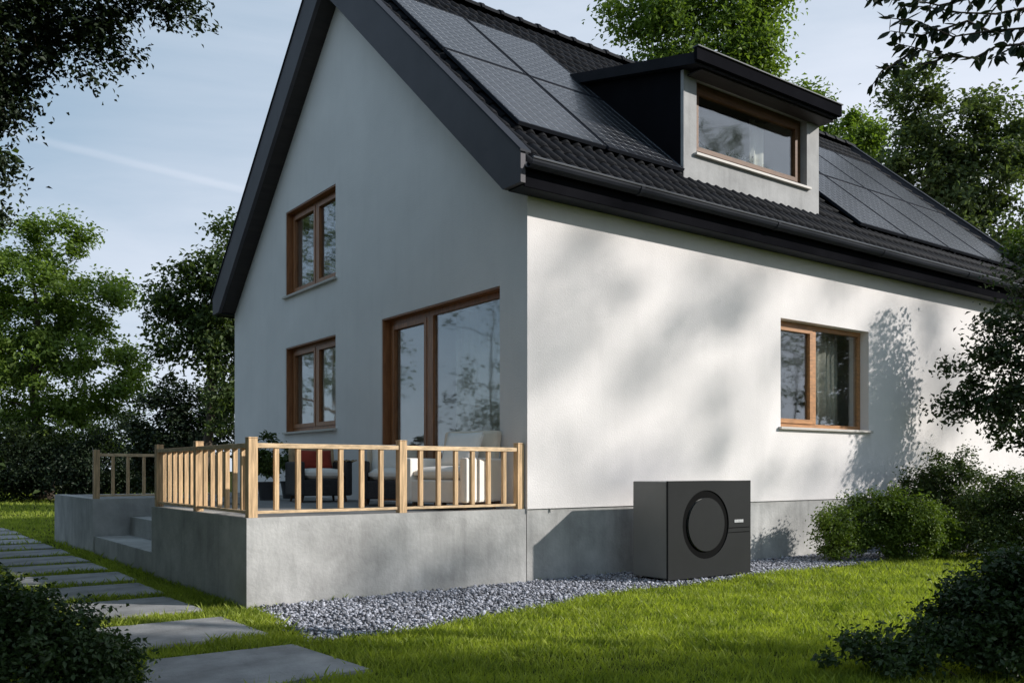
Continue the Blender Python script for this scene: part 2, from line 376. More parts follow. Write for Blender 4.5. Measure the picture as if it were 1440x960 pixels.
# inside: floors, ceiling, partitions
part('interior_floor', bx(.34, XE-.35, .33, WD-.33, .70, .85), M['intfloor'], house)
part('interior_ceiling', bx(.34, XE-.35, .33, WD-.33, 3.62, 3.80), M['intwall'], house)
part('partition_wall', bx(5.6+1.6, 7.35, .33, WD-.33, .85, 3.62), M['intwall'], house)
part('partition_wall', bx(.34, 7.2, 4.3, 4.42, .85, 3.62), M['intwall'], house)
part('partition_wall', bx(2.5, 2.6, 4.0, 8.5, 3.80, zu(4)-.1), M['intwall'], house)
# roof
roof_bm = B()
HX0, HX1, HY1 = 3.10, 6.11, 2.9
def slopeslab(bm, x0, x1, ya, yb, lo_, hi_):
    prism(bm, [(ya, lo_(ya)), (yb, lo_(yb)), (yb, hi_(yb)), (ya, hi_(ya))], 'x', x0, x1)
RX0, RX1 = -.30, XE+.30
dk = lambda y: zt(y)-.10
for xa, xb, ye in ((RX0+.03, HX0, APX), (HX1, RX1-.03, APX), (HX0, HX1, .42)):
    prism(roof_bm, [(-.30, 4.452), (.0244, 4.452), (ye, zu(ye)), (ye, dk(ye)), (-.30, dk(-.30))], 'x', xa, xb)
slopeslab(roof_bm, HX0, HX1, HY1, APX, zu, dk)
prism(roof_bm, [(WD+.30, 4.452), (WD-.0244, 4.452), (APX, zu(APX)), (APX, dk(APX)), (WD+.30, dk(WD+.30))], 'x', RX0+.03, RX1-.03)
roof = part('roof', roof_bm, M['soffit'], house)
for s in (0, 1):                               # barge boards on both verges, both slopes
    for x0, x1 in ((RX0-.035, RX0+.03), (RX1-.03, RX1+.035)):
        bm = B()
        f = (lambda y: y) if s == 0 else (lambda y: WD-y)
        pts = [(f(-.34), 4.44), (f(-.0), 4.44), (f(APX), zu(APX)-.02), (f(APX), zt(APX)+.07), (f(-.34), zt(-.34)+.07)]
        prism(bm, pts, 'x', x0, x1); part('barge_board', bm, M['barge'], roof)
        bm = B(); slopeslab(bm, x0-.02, x1+.06, f(-.36), f(APX), lambda y: zt(y)+.075, lambda y: zt(y)+.10); part('verge_trim', bm, M['anth'], roof)
# boxed eave and gutter
for s in (0, 1):
    f = (lambda y: y) if s == 0 else (lambda y: WD-y)
    ya, yb = sorted((f(-.30), f(-.02)))
    part('eave_soffit', bx(RX0+.03, RX1-.03, ya, yb, 4.425, 4.45), M['anth'], roof)
    ya, yb = sorted((f(-.325), f(-.302)))
    part('fascia', bx(RX0+.03, RX1-.03, ya, yb, 4.41, 4.70), M['trim_black'], roof)
    bm = B(); n = 9
    for k in range(n):
        a = math.pi*k/(n-1); b = math.pi*(k+1)/(n-1)
        if k == n-1: break
        for (ra, rb) in ((.075, .082),):
            pts = [(f(-.41)+math.cos(t)*r, 4.675-math.sin(t)*r*1.05) for t, r in ((a, ra), (b, ra), (b, rb), (a, rb))]
            prism(bm, pts, 'x', RX0+.02, RX1+.02)
    bmesh.ops.remove_doubles(bm, verts=bm.verts, dist=1e-4)
    g = part('gutter', bm, M['anth'], roof)
    bm = B(); tube(bm, (RX0+.02, f(-.492), 4.68), (RX1+.02, f(-.492), 4.68), .013, .013, 6); part('gutter_bead', bm, M['bead'], g)
    for x in np.arange(1.35, 13.5, 2.6) if s == 0 else []:
        bm = B(); 
        for k in range(n-1):
            a = math.pi*k/(n-1); b = math.pi*(k+1)/(n-1)
            prism(bm, [(f(-.41)+math.cos(t)*r, 4.675-math.sin(t)*r*1.05) for t, r in ((a, .083), (b, .083), (b, .091), (a, .091))], 'x', x, x+.05)
        part('gutter_joint', bm, M['anth'], g)
# pantiles: profile wave across, course step up the slope
TW = .185; CL = .355
SLN = math.hypot(1, .9); CS = 1/SLN
ncol = int((RX1-RX0-.12)/TW); x00 = RX0+.06
def tile_verts(x, y, seed=None):
    """one pantile with its lower edge at slope position y (horizontal), wave profile"""
    prof = [(0, .012), (.18, .045), (.36, .055), (.54, .040), (.72, .010), (.88, .003), (1.03, .010)]
    up = np.array([0, CS, .9*CS]); nn = np.array([0, -.9*CS, CS]); base = np.array([x, y, zt(y)-.10])
    V = []
    for (l, lift) in ((0, .038), (CL*1.06, .006)):
        for a, h in prof: V.append(base+up*l+nn*(h+lift)+np.array([a*TW, 0, 0]))
    for a, h in prof: V.append(base+nn*(h+.038-.030)+np.array([a*TW, 0, 0]))      # front lip
    k = len(prof); F = []
    for i in range(k-1):
        F.append((i, i+1, k+i+1, k+i)); F.append((2*k+i, 2*k+i+1, i+1, i))
    return np.array(V), np.array(F)
V0, F0 = tile_verts(0, 0)
oz = V0[:, 2].min()
tme = None
stV = []; stF = []; off = 0
ncourse = int((APX+.34)/(CL*CS))
y0t = -.36
for c in range(ncourse+1):
    y = y0t+c*CL*CS
    if y > APX-.12: break
    for i in range(ncol):
        x = x00+i*TW+(0 if c % 2 == 0 else 0)
        if x+TW*.5 > HX0-.05 and x+TW*.5 < HX1+.05 and y+CL*CS*.45 > .40 and y < HY1-.1: continue
        if c < 3:
            if tme is None:
                o = mesh_np('roof_tile', V0+np.array([x, y, zt(y)-zt(0)]), F0, M['tile'], roof, org=Vector((x, y, zt(y)-.1)), smooth=False); tme = o.data
            else: inst('roof_tile', tme, roof, (x, y, zt(y)-.1+random.uniform(-.002, .002)), (random.uniform(-.006, .006), 0, random.uniform(-.006, .006)))
        else:
            stV.append(V0+np.array([x, y, zt(y)-zt(0)+random.uniform(-.003, .003)])); stF.append(F0+off); off += len(V0)
o = mesh_np('roof_tiles', np.concatenate(stV), np.concatenate(stF), M['tile'], roof); o['kind'] = 'stuff'
# ridge tiles
rme = None; RP = .42
for i in range(int((RX1-RX0)/RP)+1):
    x = RX0-.02+i*RP
    if rme is None:
        bm = B(); n = 7
        for (xa, ra, xb, rb) in ((0, .165, .07, .170), (.07, .150, RP+.03, .138)):
            for k in range(n):
                a = math.pi*(k-.0)/n; b = math.pi*(k+1)/n
                q = [(xa, ra, a), (xb, rb, a), (xb, rb, b), (xa, ra, b)]
                bm.faces.new([bm.verts.new((x+xx, APX+math.cos(t)*r, zt(APX)-.035+math.sin(t)*r*.8)) for xx, r, t in q])
            e = [bm.verts.new((x+xa, APX+math.cos(math.pi*k/n)*ra, zt(APX)-.035+math.sin(math.pi*k/n)*ra*.8)) for k in range(n+1)]; bm.faces.new(e)
        o = part('ridge_tile', bm, M['tile'], roof, org=Vector((x, APX, zt(APX)))); rme = o.data
    else: inst('ridge_tile', rme, roof, (x, APX, zt(APX)+random.uniform(-.004, .004)))
# rear slope covering
bm = B(); slopeslab(bm, RX0+.04, RX1-.04, WD+.34, APX, lambda y: zt(y)-.095, lambda y: zt(y)-.02); part('rear_roof_covering', bm, M['tile'], roof)

# dormer
DX0, DX1, DY = 3.06, 6.15, .40
DZ0, DZT = 5.34, 6.79
dz = lambda y: 6.77+.24*(y-.10)
dorm = part('dormer', bx(DX0+.02, DX1-.02, HY1+.02, HY1+.10, 4.6, dz(HY1)), M['intwall'], house)      # its rear wall carries the rest
WD_ = Wall('Y', DY)
OP = (3.30, 5.84, 5.72, 6.79)
o = wall_mesh('dormer_front', WD_, DX0, DX1, DZ0, lambda y: 6.835, [OP], [], .30, M['concrete_pale'], dorm)
for x0, x1 in ((DX0, DX0+.10), (DX1-.10, DX1)):
    bm = B(); prism(bm, [(DY+.30, 5.2), (HY1+.1, 7.4), (HY1+.1, dz(HY1+.1)), (DY+.30, dz(DY+.3))], 'x', x0+.003, x1-.003); part('dormer_cheek', bm, M['intwall'], dorm)
    xa = x0-.025 if x0 == DX0 else x1; 
    bm = B(); prism(bm, [(DY+.05, 5.3), (HY1+.15, 7.42), (HY1+.15, dz(HY1+.15)-.002), (DY+.05, dz(DY+.05)-.002)], 'x', xa, xa+.025)
    part('cheek_cladding', bm, M['trim_black'], dorm)
part('front_edge_trim', bx(DX0-.025, DX0+.0, DY-.004, DY+.05, 5.34, 6.83), M['concrete_pale'], dorm)
part('dormer_floor', bx(DX0+.1, DX1-.1, DY+.3, HY1, 5.2, 5.3), M['intwall'], dorm)
bm = B(); prism(bm, [(.08, dz(.08)), (3.12, dz(3.12)), (3.12, dz(3.12)+.155), (.08, dz(.08)+.155)], 'x', DX0-.14, DX1+.02); part('dormer_roof', bm, M['roofing'], dorm)
bm = B(); prism(bm, [(.02, dz(.08)+.03), (.078, dz(.08)+.03), (.078, dz(.08)+.20), (.02, dz(.08)+.20)], 'x', DX0-.17, DX1+.05); part('dormer_fascia', bm, M['trim_black'], dorm)
part('dormer_drip_edge', bx(DX0-.175, DX1+.055, -.005, .10, dz(.08)+.201, dz(.08)+.216), mat('zinc_edge', (.13, .135, .14), .6, .1, 4, spec=.2), dorm)
part('dormer_soffit_block', bx(DX0+.05, DX1+.02, .14, DY-.004, 6.75, 6.775), M['soffit'], dorm)

def window(W, U, m, mull=None, sash=(), fw=.075, rec=.13, parent=house, sill=True, mw=.09, name='window', sillm='sill', sm=None, lining=False):
    """frame set back in its opening; panes between; part > sub-parts"""
    a, b, c, d = U; e = .002
    bm = B(); v0, v1 = rec, rec+.08
    W.box(bm, a+e, a+fw, v0, v1, c+e, d-e); W.box(bm, b-fw, b-e, v0, v1, c+e, d-e)
    W.box(bm, a+fw, b-fw, v0, v1, c+e, c+fw); W.box(bm, a+fw, b-fw, v0, v1, d-fw, d-e)
    win = part(name, bm, m, parent)
    if lining:
        t_ = .022
        part('reveal_lining', W.box(B(), b-t_, b-e, .012, rec-e, c+e, d-e), m, win)
        part('reveal_lining', W.box(B(), a+e, b-t_-e, .012, rec-e, d-t_, d-e), m, win)
    cuts = [a+fw]+[x for x in (mull or [])]+[b-fw]
    for x in (mull or []):
        part('mullion', W.box(B(), x-mw/2, x+mw/2, v0-.012, v1, c+fw+e, d-fw-e), sm or m, win)
    for i in range(len(cuts)-1):
        p = cuts[i]+(mw/2 if i else 0)+e; q = cuts[i+1]-(mw/2 if i < len(cuts)-2 else 0)-e
        z0, z1 = c+fw+e, d-fw-e
        if i in sash:
            s_ = .065; bm = B(); w0, w1 = v0-.02, v0+.05
            W.box(bm, p, p+s_, w0, w1, z0, z1); W.box(bm, q-s_, q, w0, w1, z0, z1)
            W.box(bm, p+s_, q-s_, w0, w1, z0, z0+s_); W.box(bm, p+s_, q-s_, w0, w1, z1-s_, z1)
            part('sash', bm, sm or m, win); p += s_; q -= s_; z0 += s_; z1 -= s_
        part('pane', W.box(B(), p, q, v0+.025, v0+.033, z0, z1), M['glass'], win)
    if sill: part('sill', W.box(B(), a-.05, b+.05, -.055, rec-.002, c-.035, c+.0015, bev=.004), M[sillm], win)
    return win
window(WX, UPW, M['winwood'], [6.02], (0, 1), lining=True)
window(WX, LOW, M['winwood'], [6.02], (0, 1), lining=True)
window(WX, DOR, M['winwood'], [2.32], (1,), fw=.10, sill=False, name='terrace_door', mw=.16, lining=True)
window(WY, RGW, M['winwood_light'], [5.62], (0,), fw=.07, rec=.15, mw=.09)
window(WD_, OP, M['winwood_shaded'], None, (0,), fw=.09, rec=.12, parent=dorm, name='dormer_window')

# curtains behind the panes
def curtain(label, W, u0, u1, v, z0, z1, m=None, amp=.025, group=None):
    n = max(8, int((u1-u0)/.022)); bm = B(); cols = []
    for i in range(n+1):
        u = u0+(u1-u0)*i/n; a = amp*math.sin(i*.95+math.sin(i*.31)*1.2)
        cols.append([bm.verts.new(W.pt(u, v+a+t, z)) for t in (0, .004) for z in (z0, z1)])
    for i in range(n):
        A, C_ = cols[i], cols[i+1]
        bm.faces.new((A[0], C_[0], C_[1], A[1])); bm.faces.new((A[2], A[3], C_[3], C_[2]))
        bm.faces.new((A[0], A[2], C_[2], C_[0])); bm.faces.new((A[1], C_[1], C_[3], A[3]))
    for A in (cols[0], cols[-1]): bm.faces.new((A[0], A[1], A[3], A[2]))
    return props(part('curtain', bm, m or M['curtain'], smooth=True), label, 'curtain', group)
curtain('pale full height curtain added behind the fixed pane of the terrace door, standing in for reflected sky', WX, .55, 2.30, .55, .87, 3.45)  # added so the pane looks pale where it would mirror the sky
curtain('cream curtain gathered at the left edge of the lower gable window', WX, 6.1, 6.95, .5, 1.6, 3.5)
curtain('white curtain inside the dormer window, at its left edge', WD_, 3.36, 3.72, .42, 5.32, 6.72)
curtain('white curtain inside the dormer window, right of its middle', WD_, 4.98, 5.28, .42, 5.32, 6.72)
curtain('pale curtain inside the long wall window, right half', WY, 6.1, 6.75, .48, 1.7, 3.5)

# ------------------------------------------------------------------ terrace
TX = -3.26
terr = thing('terrace', (TX, 0, 0), 'raised grey concrete terrace with steps along the gable side', 'terrace')
bm = B(); prism(bm, [(TX, 0), (-.002, 0), (-.002, .2), (TX+.2, .2), (TX+.2, 3.3), (TX, 3.3)], 'z', 0, .85)
part('retaining_wall', bm, M['concrete'], terr)
bm = B(); prism(bm, [(TX, 6.66), (-.9, 6.66), (-.9, 6.86), (TX+.2, 6.86), (TX+.2, 9.9), (TX, 9.9)], 'z', 0, .85)
part('retaining_wall', bm, M['concrete'], terr)
bm = B(); box(bm, TX+.202, -.002, .202, 3.298, 0, .842); box(bm, -1.95, -.002, 3.30, 6.658, 0, .842); box(bm, TX+.202, -.002, 6.862, 9.9, 0, .842)
part('terrace_floor', bm, M['decking'], terr)
for k, (xa, z) in enumerate(((TX+.03, .28), (-2.72, .565))):
    part('step', bx(xa, (-2.721, -1.952)[k], 3.302, 6.657, 0, z, bev=.006), M['concrete'], terr)

# railings
RZ = .85
def railing(root, p0, p1, posts, picks, ph=.80, m='wood', start=True):
    """p0->p1 along the wall top; posts / picks given as distances from p0"""
    p0 = Vector(p0); p1 = Vector(p1); d = (p1-p0).normalized(); Ln = (p1-p0).length
    ax = abs(d.x) > abs(d.y)
    def bar(name, a, b, z0, z1, hw, mm):
        A = p0+d*a; C_ = p0+d*b
        x0, x1 = sorted((A.x, C_.x)); y0, y1 = sorted((A.y, C_.y))
        if ax: y0 -= hw; y1 += hw
        else: x0 -= hw; x1 += hw
        return part(name, bx(x0, x1, y0, y1, z0, z1, bev=.004), M[mm], root)
    bs = [0]+[q for q in posts]
    cuts = sorted(posts)
    for a, b in zip(cuts, cuts[1:]):
        bar('top_rail', a+.046, b-.046, RZ+.655, RZ+.70, .034, 'woodrail')
        bar('bottom_rail', a+.046, b-.046, RZ+.035, RZ+.062, .024, 'woodrail')
    global PME, QME
    for q in posts:
        c = p0+d*q
        if PME is None:
            bm = bx(c.x-.045, c.x+.045, c.y-.045, c.y+.045, RZ-.0, RZ+.742, bev=.004); box(bm, c.x-.048, c.x+.048, c.y-.048, c.y+.048, RZ+.743, RZ+.756, bev=.006)
            PME = part('post', bm, M['wood'], root, org=Vector((c.x, c.y, RZ))).data
        else: inst('post', PME, root, (c.x, c.y, RZ), scale=(.97 if m == 'wood' else .9,)*2+(1,))
    for q in picks:
        c = p0+d*q
        if QME is None: QME = part('picket', bx(c.x-.022, c.x+.022, c.y-.022, c.y+.022, RZ+.066, RZ+.654, bev=.003), M['wood'], root, org=Vector((c.x, c.y, RZ+.066))).data
        else: inst('picket', QME, root, (c.x, c.y, RZ+.066))
PME = QME = None
rail = thing('wooden_railing', (TX+.06, .06, RZ), 'pale wooden railing turning the front corner of the terrace', 'railing')
fx = [-3.19, -1.59, -.06]; picks = [-2.95, -2.73, -2.51, -2.28, -2.05, -1.83, -1.36, -1.14, -.92, -.70, -.485, -.27]
railing(rail, (-3.19, .065, 0), (-.05, .065, 0), [x+3.19 for x in fx], [x+3.19 for x in picks])
ly = [1.67, 3.22]; lp = [.29, .52, .75, .98, 1.21, 1.44, 1.90, 2.12, 2.34, 2.56, 2.78, 3.0]
# side run shares the corner post
d0 = Vector((-3.19, .065, 0))
railing(rail, d0, (-3.19, 3.3, 0), [y-.065 for y in ly], [y-.065 for y in lp])
for a, b in ((.111, 1.624),):
    part('top_rail', bx(-3.224, -3.156, a, b, RZ+.655, RZ+.70, bev=.004), M['woodrail'], rail)
    part('bottom_rail', bx(-3.216, -3.164, a, b, RZ+.035, RZ+.062, bev=.004), M['woodrail'], rail)
rail2 = thing('wooden_railing', (TX+.06, 6.74, RZ), 'shorter wooden railing beyond the steps, at the shaded back of the terrace', 'railing')
railing(rail2, (-3.19, 6.76, 0), (-1.1, 6.76, 0), [0, 1.98], [.24, .46, .70, .93, 1.16, 1.39, 1.62, 1.84])

# ------------------------------------------------------------------ solar panels
PW, PLh = 1.40, 1.66     # width along x; horizontal run of one panel
SLV = Vector((0, CS, .9*CS)); NRM = Vector((0, -.9*CS, CS))
def slope_pt(x, y, h): return Vector((x, y, zt(y)))+NRM*h
pan = None
def slopebox(bm, org, x0, x1, l0, l1, h0, h1):
    vs_ = []
    for h in (h0, h1):
        for x, l in ((x0, l0), (x1, l0), (x1, l1), (x0, l1)): vs_.append(bm.verts.new(org+Vector((x, 0, 0))+SLV*l+NRM*h))
    a = vs_
    for q in ((0, 1, 2, 3), (4, 5, 6, 7), (0, 1, 5, 4), (1, 2, 6, 5), (2, 3, 7, 6), (3, 0, 4, 7)): bm.faces.new([a[i] for i in q])
def solar_panel(x, y, label, group):
    global pan
    org = Vector((x, y, zt(y)))
    t = thing('solar_panel', org, label, 'solar panel', group)
    Ls = PLh/CS; h0 = .03
    if pan is None:
        bm = B(); fw_ = .018
        slopebox(bm, org, 0, PW, 0, fw_, h0, h0+.045); slopebox(bm, org, 0, PW, Ls-fw_, Ls, h0, h0+.045)
        slopebox(bm, org, 0, fw_, fw_, Ls-fw_, h0, h0+.045); slopebox(bm, org, PW-fw_, PW, fw_, Ls-fw_, h0, h0+.045)
        a = part('frame', bm, M['anth'], t, org=org.copy())
        bm = B(); slopebox(bm, org, fw_+.001, PW-fw_-.001, fw_+.001, Ls-fw_-.001, h0+.01, h0+.036); b = part('backsheet', bm, M['pvback'], t, org=org.copy())
        bm = B(); nx, ny = 8, 14; cw = (PW-2*fw_-.03)/nx; cl = (Ls-2*fw_-.03)/ny
        for i in range(nx):
            for j in range(ny):
                slopebox(bm, org, fw_+.015+i*cw+.009, fw_+.015+(i+1)*cw-.009, fw_+.015+j*cl+.009, fw_+.015+(j+1)*cl-.009, h0+.0365, h0+.040)
        c = part('cells', bm, M['pv'], t, org=org.copy()); c['kind'] = 'stuff'
        bm = B(); slopebox(bm, org, .2, .24, .0, Ls, -.05, h0-.001); slopebox(bm, org, PW-.24, PW-.2, .0, Ls, -.05, h0-.001); d = part('mounting_rail', bm, M['anth'], t, org=org.copy())
        pan = (a.data, b.data, c.data, d.data)
    else:
        for nm, me in zip(('frame', 'backsheet', 'cells', 'mounting_rail'), pan):
            o = inst(nm, me, t, org)
            if nm == 'cells': o['kind'] = 'stuff'
    return t
cl_n = ('first column from the gable edge', 'second column, beside the dormer')
for i in range(2):
    for j, y in enumerate((.40, .40+PLh+.035)):
        solar_panel(.16+i*(PW+.05), y, ('lower' if j == 0 else 'upper')+' solar panel of the left array, '+cl_n[i], 'solar panels left of the dormer')
cr_n = ('column next to the dormer', 'second column from the dormer', 'third column from the dormer', 'column farthest from the dormer')
for i in range(4):
    for j, y in enumerate((.30, .30+PLh+.035)):
        solar_panel(7.10+i*(PW+.03), y, ('lower' if j == 0 else 'upper')+' solar panel of the right array, '+cr_n[i], 'solar panels right of the dormer')

# ------------------------------------------------------------------ heat pump
hp = thing('heat_pump', (1.92, -.8, 0), 'dark grey boxy heat pump with round fan opening on the gravel', 'heat pump')
X0, X1, Y0, Y1, Z0, Z1 = 1.20, 2.63, -1.07, -.50, .03, 1.165
part('casing', bx(X0, X1, Y0+.03, Y1, Z0+.03, Z1, bev=.012), M['pumpside'], hp)
cx, cz, R0 = 1.83, .66, .40
# front panel with a round hole: ring grid
bm = B(); n = 64; ring = []; outer = []
ua, ub, wa, wb = X0-.003, X1+.003, Z0+.02, Z1+.004
for k in range(n):
    t = 2*math.pi*k/n; ring.append((cx+math.cos(t)*R0, cz+math.sin(t)*R0))
    dx, dzz = math.cos(t), math.sin(t)
    s_ = min((ub-cx)/dx if dx > 1e-9 else 1e9, (ua-cx)/dx if dx < -1e-9 else 1e9, (wb-cz)/dzz if dzz > 1e-9 else 1e9, (wa-cz)/dzz if dzz < -1e-9 else 1e9)
    outer.append((cx+dx*s_, cz+dzz*s_))
for C_ in ((ua, wa), (ub, wa), (ub, wb), (ua, wb)):      # snap nearest outer point to the corners
    k = min(range(n), key=lambda i: (outer[i][0]-C_[0])**2+(outer[i][1]-C_[1])**2); outer[k] = C_
f0 = [bm.verts.new((x, Y0, z)) for x, z in ring]; f1 = [bm.verts.new((x, Y0, z)) for x, z in outer]
b0 = [bm.verts.new((x, Y0+.028, z)) for x, z in ring]; b1 = [bm.verts.new((x, Y0+.028, z)) for x, z in outer]
for k in range(n):
    l = (k+1) % n
    bm.faces.new((f0[k], f1[k], f1[l], f0[l])); bm.faces.new((f0[k], f0[l], b0[l], b0[k])); bm.faces.new((f1[k], b1[k], b1[l], f1[l]))
part('front_panel', bm, M['pump'], hp)
def annulus(r0, r1, ya, yb, n=48):
    bm = B(); rows = []
    for k in range(n):
        t = 2*math.pi*k/n; rows.append([bm.verts.new((cx+math.cos(t)*r, y, cz+math.sin(t)*r)) for r, y in ((r0, ya), (r1, ya), (r1, yb), (r0, yb))])
    for k in range(n):
        A, C_ = rows[k], rows[(k+1) % n]
        for j in range(4): bm.faces.new((A[j], A[(j+1) % 4], C_[(j+1) % 4], C_[j]))
    return bm
part('fan_ring', annulus(.315, R0-.002, Y0+.012, Y0+.026), M['black'], hp, smooth=False)
bm = B(); r = bmesh.ops.create_cone(bm, segments=48, radius1=.312, radius2=.300, depth=.02, cap_ends=True)
for v in bm.verts: v.co = Vector((cx+v.co.x, Y0+.0+v.co.z, cz+v.co.y))
disc = part('fan_cover', bm, M['pump'], hp)
# wordmark: row of small raised pale strokes, too small to read
bm = B(); x = 2.33
for wd, g in ((.020, .006), (.014, .006), (.022, .006), (.010, .006), (.020, .006), (.016, .006), (.020, 0)):
    box(bm, x, x+wd, Y0-.006, Y0-.001, .665, .70); x += wd+g
part('badge', bm, M['badge'], hp)
for z in (.60, .545): part('panel_groove', bx(X0+1.02, X1-.02, Y0-.003, Y0-.0005, z, z+.008), M['black'], hp)
for x in (X0+.1, X1-.2):
    part('foot', bx(x, x+.1, Y0+.06, Y1-.05, .005, Z0+.035), M['black'], hp)
part('concrete_base', bx(X0+.04, X1-.04, Y0+.05, Y1-.02, 0, .012), M['concrete'], hp)

# ------------------------------------------------------------------ terrace furniture
FZ = .842
def rotz(a): return Matrix.Rotation(a, 3, 'Z')
def armchair(name, cxy, ang, label, base='wicker', cush='fabric_white', backm='fabric', w=.78, d=.74, seat=.40, backh=.80, shell=None):
    root = thing(name, (cxy[0], cxy[1], FZ), label, 'armchair')
    c = Vector((cxy[0], cxy[1], FZ)); R3 = rotz(ang)
    def T(bm):
        for v in bm.verts: v.co = c+R3 @ v.co
        return bm
    part('base', T(box(B(), -w/2+.02, w/2-.02, -d/2+.02, d/2, .09, seat-.08, bev=.02)), M[shell or base], root)
    for s in (-1, 1):
        part('armrest', T(box(B(), min(s*w/2, s*(w/2-.10)), max(s*w/2, s*(w/2-.10)), -d/2, d/2, .09, seat+.17, bev=.03)), M[shell or base], root)
        for q in (-1, 1):
            bm = B(); tube(bm, (s*(w/2-.07), q*(d/2-.07), 0), (s*(w/2-.09), q*(d/2-.09), .10), .016, .022); part('leg', T(bm), M['legmetal'], root)
    bm = B(); box(bm, -w/2+.06, w/2-.06, d/2-.14, d/2, seat-.1, backh, bev=.04)
    for v in bm.verts: v.co.y += (v.co.z-seat)*.22
    part('backrest', T(bm), M[backm], root)
    bm = B(); pillow(bm, (0, -.03, seat-.005), w-.22, d-.16, .17, pw=.18); part('seat_cushion', T(bm), M[cush], root, smooth=True)
    return root, c, R3
r1, c1, R1 = armchair('armchair', (-.82, 3.86), math.radians(-8), 'dark wicker armchair with white seat below the lower gable window', backm='tan', backh=.78)
bm = B(); pillow(bm, (0, 0, 0), .50, .28, .16)
Rt = Matrix.Rotation(math.radians(70), 3, 'X')
for v in bm.verts: v.co = c1+R1 @ (Rt @ v.co+Vector((-.02, .12, .60)))
props(part('cushion', bm, M['red'], smooth=True), 'dark red cushion on the leftmost terrace armchair', 'cushion')
bm = B()
nx, ny = 6, 18; gr = []
for i in range(nx+1):
    row = []
    for j in range(ny+1):
        l = j/ny*.95
        if l < .3: y, z = .33, 0.25+l*1.0
        else: y, z = .33-(l-.3), .575+.012*math.sin(j*2+i)
        row.append(bm.verts.new(c1+R1 @ Vector((.30+i*.028+.006*math.sin(j), y-.05, z+.02*math.sin(i*1.3)))))
    gr.append(row)
for i in range(nx):
    for j in range(ny): bm.faces.new((gr[i][j], gr[i+1][j], gr[i+1][j+1], gr[i][j+1]))
bmesh.ops.solidify(bm, geom=bm.faces[:], thickness=.012)
props(part('throw_blanket', bm, M['tan'], smooth=True), 'tan throw draped over the arm of the leftmost armchair', 'blanket')
r2, c2, R2 = armchair('armchair', (-.62, 2.05), math.radians(-30), 'dark wicker armchair in front of the terrace door, between two seats', backm='fabric', backh=.76)
bm = B(); pillow(bm, (0, 0, 0), .42, .40, .15); Rt = Matrix.Rotation(math.radians(66), 3, 'X')
for v in bm.verts: v.co = c2+R2 @ (Rt @ v.co+Vector((-.05, .14, .60)))
props(part('cushion', bm, M['fabric_white'], smooth=True), 'white cushion on the middle terrace armchair', 'cushion')
r3, c3, R3_ = armchair('armchair', (-.60, .60), math.radians(-66), 'large cream upholstered armchair nearest the house corner', base='fabric_white', backm='fabric', shell='fabric_white', w=.86, d=.78, seat=.42, backh=.92)
bm = B(); pillow(bm, (0, 0, 0), .48, .46, .18); Rt = Matrix.Rotation(math.radians(64), 3, 'X')
for v in bm.verts: v.co = c3+R3_ @ (Rt @ v.co+Vector((.02, .14, .68)))
props(part('cushion', bm, M['fabric_white'], smooth=True), 'plump white cushion on the large cream armchair', 'cushion')
# low table between
tb = thing('side_table', (-.42, 1.32, FZ), 'small round dark side table between the armchairs', 'table')
bm = B(); tube(bm, (-.42, 1.32, FZ+.38), (-.42, 1.32, FZ+.405), .22, .22, 24); part('table_top', bm, M['wicker'], tb)
for a in (0, 2.1, 4.2):
    bm = B(); tube(bm, (-.42+.17*math.cos(a), 1.32+.17*math.sin(a), FZ), (-.42+.1*math.cos(a), 1.32+.1*math.sin(a), FZ+.38), .012, .012); part('leg', bm, M['legmetal'], tb)
# ------------------------------------------------------------------ plants
def leaves(pos, size, rng, up=.35, out=None, aspect=.55, fold=.18, droop=0):
    n = len(pos)
    nv = rng.normal(0, 1, (n, 3)); nv[:, 2] = np.abs(nv[:, 2])+up
    if out is not None: nv += out
    nv /= np.linalg.norm(nv, axis=1)[:, None]
    a = rng.normal(0, 1, (n, 3)); a[:, 2] -= droop
    a -= (a*nv).sum(1)[:, None]*nv; a /= np.linalg.norm(a, axis=1)[:, None]+1e-9
    b = np.cross(nv, a)
    s = size*rng.uniform(.6, 1.25, n)[:, None]
    base = pos; tip = pos+a*s; m_ = pos+a*s*.45
    Lf = m_+b*s*aspect*.5+nv*s*fold; Rr = m_-b*s*aspect*.5+nv*s*fold
    V = np.stack([base, Rr, tip, Lf], 1).reshape(-1, 3)
    i = np.arange(n)[:, None]*4
    F = np.concatenate([i+np.array([0, 1, 2]), i+np.array([0, 2, 3])], 0)
    return V, F
def tube_np(path, radii, ns=5):
    path = np.asarray(path); k = len(path); d = np.gradient(path, axis=0); d /= np.linalg.norm(d, axis=1)[:, None]+1e-9
    u = np.cross(d, np.array([.31, .17, .93])); u /= np.linalg.norm(u, axis=1)[:, None]+1e-9; v = np.cross(d, u)
    t = np.arange(ns)*2*math.pi/ns
    V = (path[:, None]+np.asarray(radii)[:, None, None]*(u[:, None]*np.cos(t)[None, :, None]+v[:, None]*np.sin(t)[None, :, None])).reshape(-1, 3)
    F = []
    for i in range(k-1):
        for j in range(ns): F.append((i*ns+j, i*ns+(j+1) % ns, (i+1)*ns+(j+1) % ns, (i+1)*ns+j))
    return V, np.array(F)
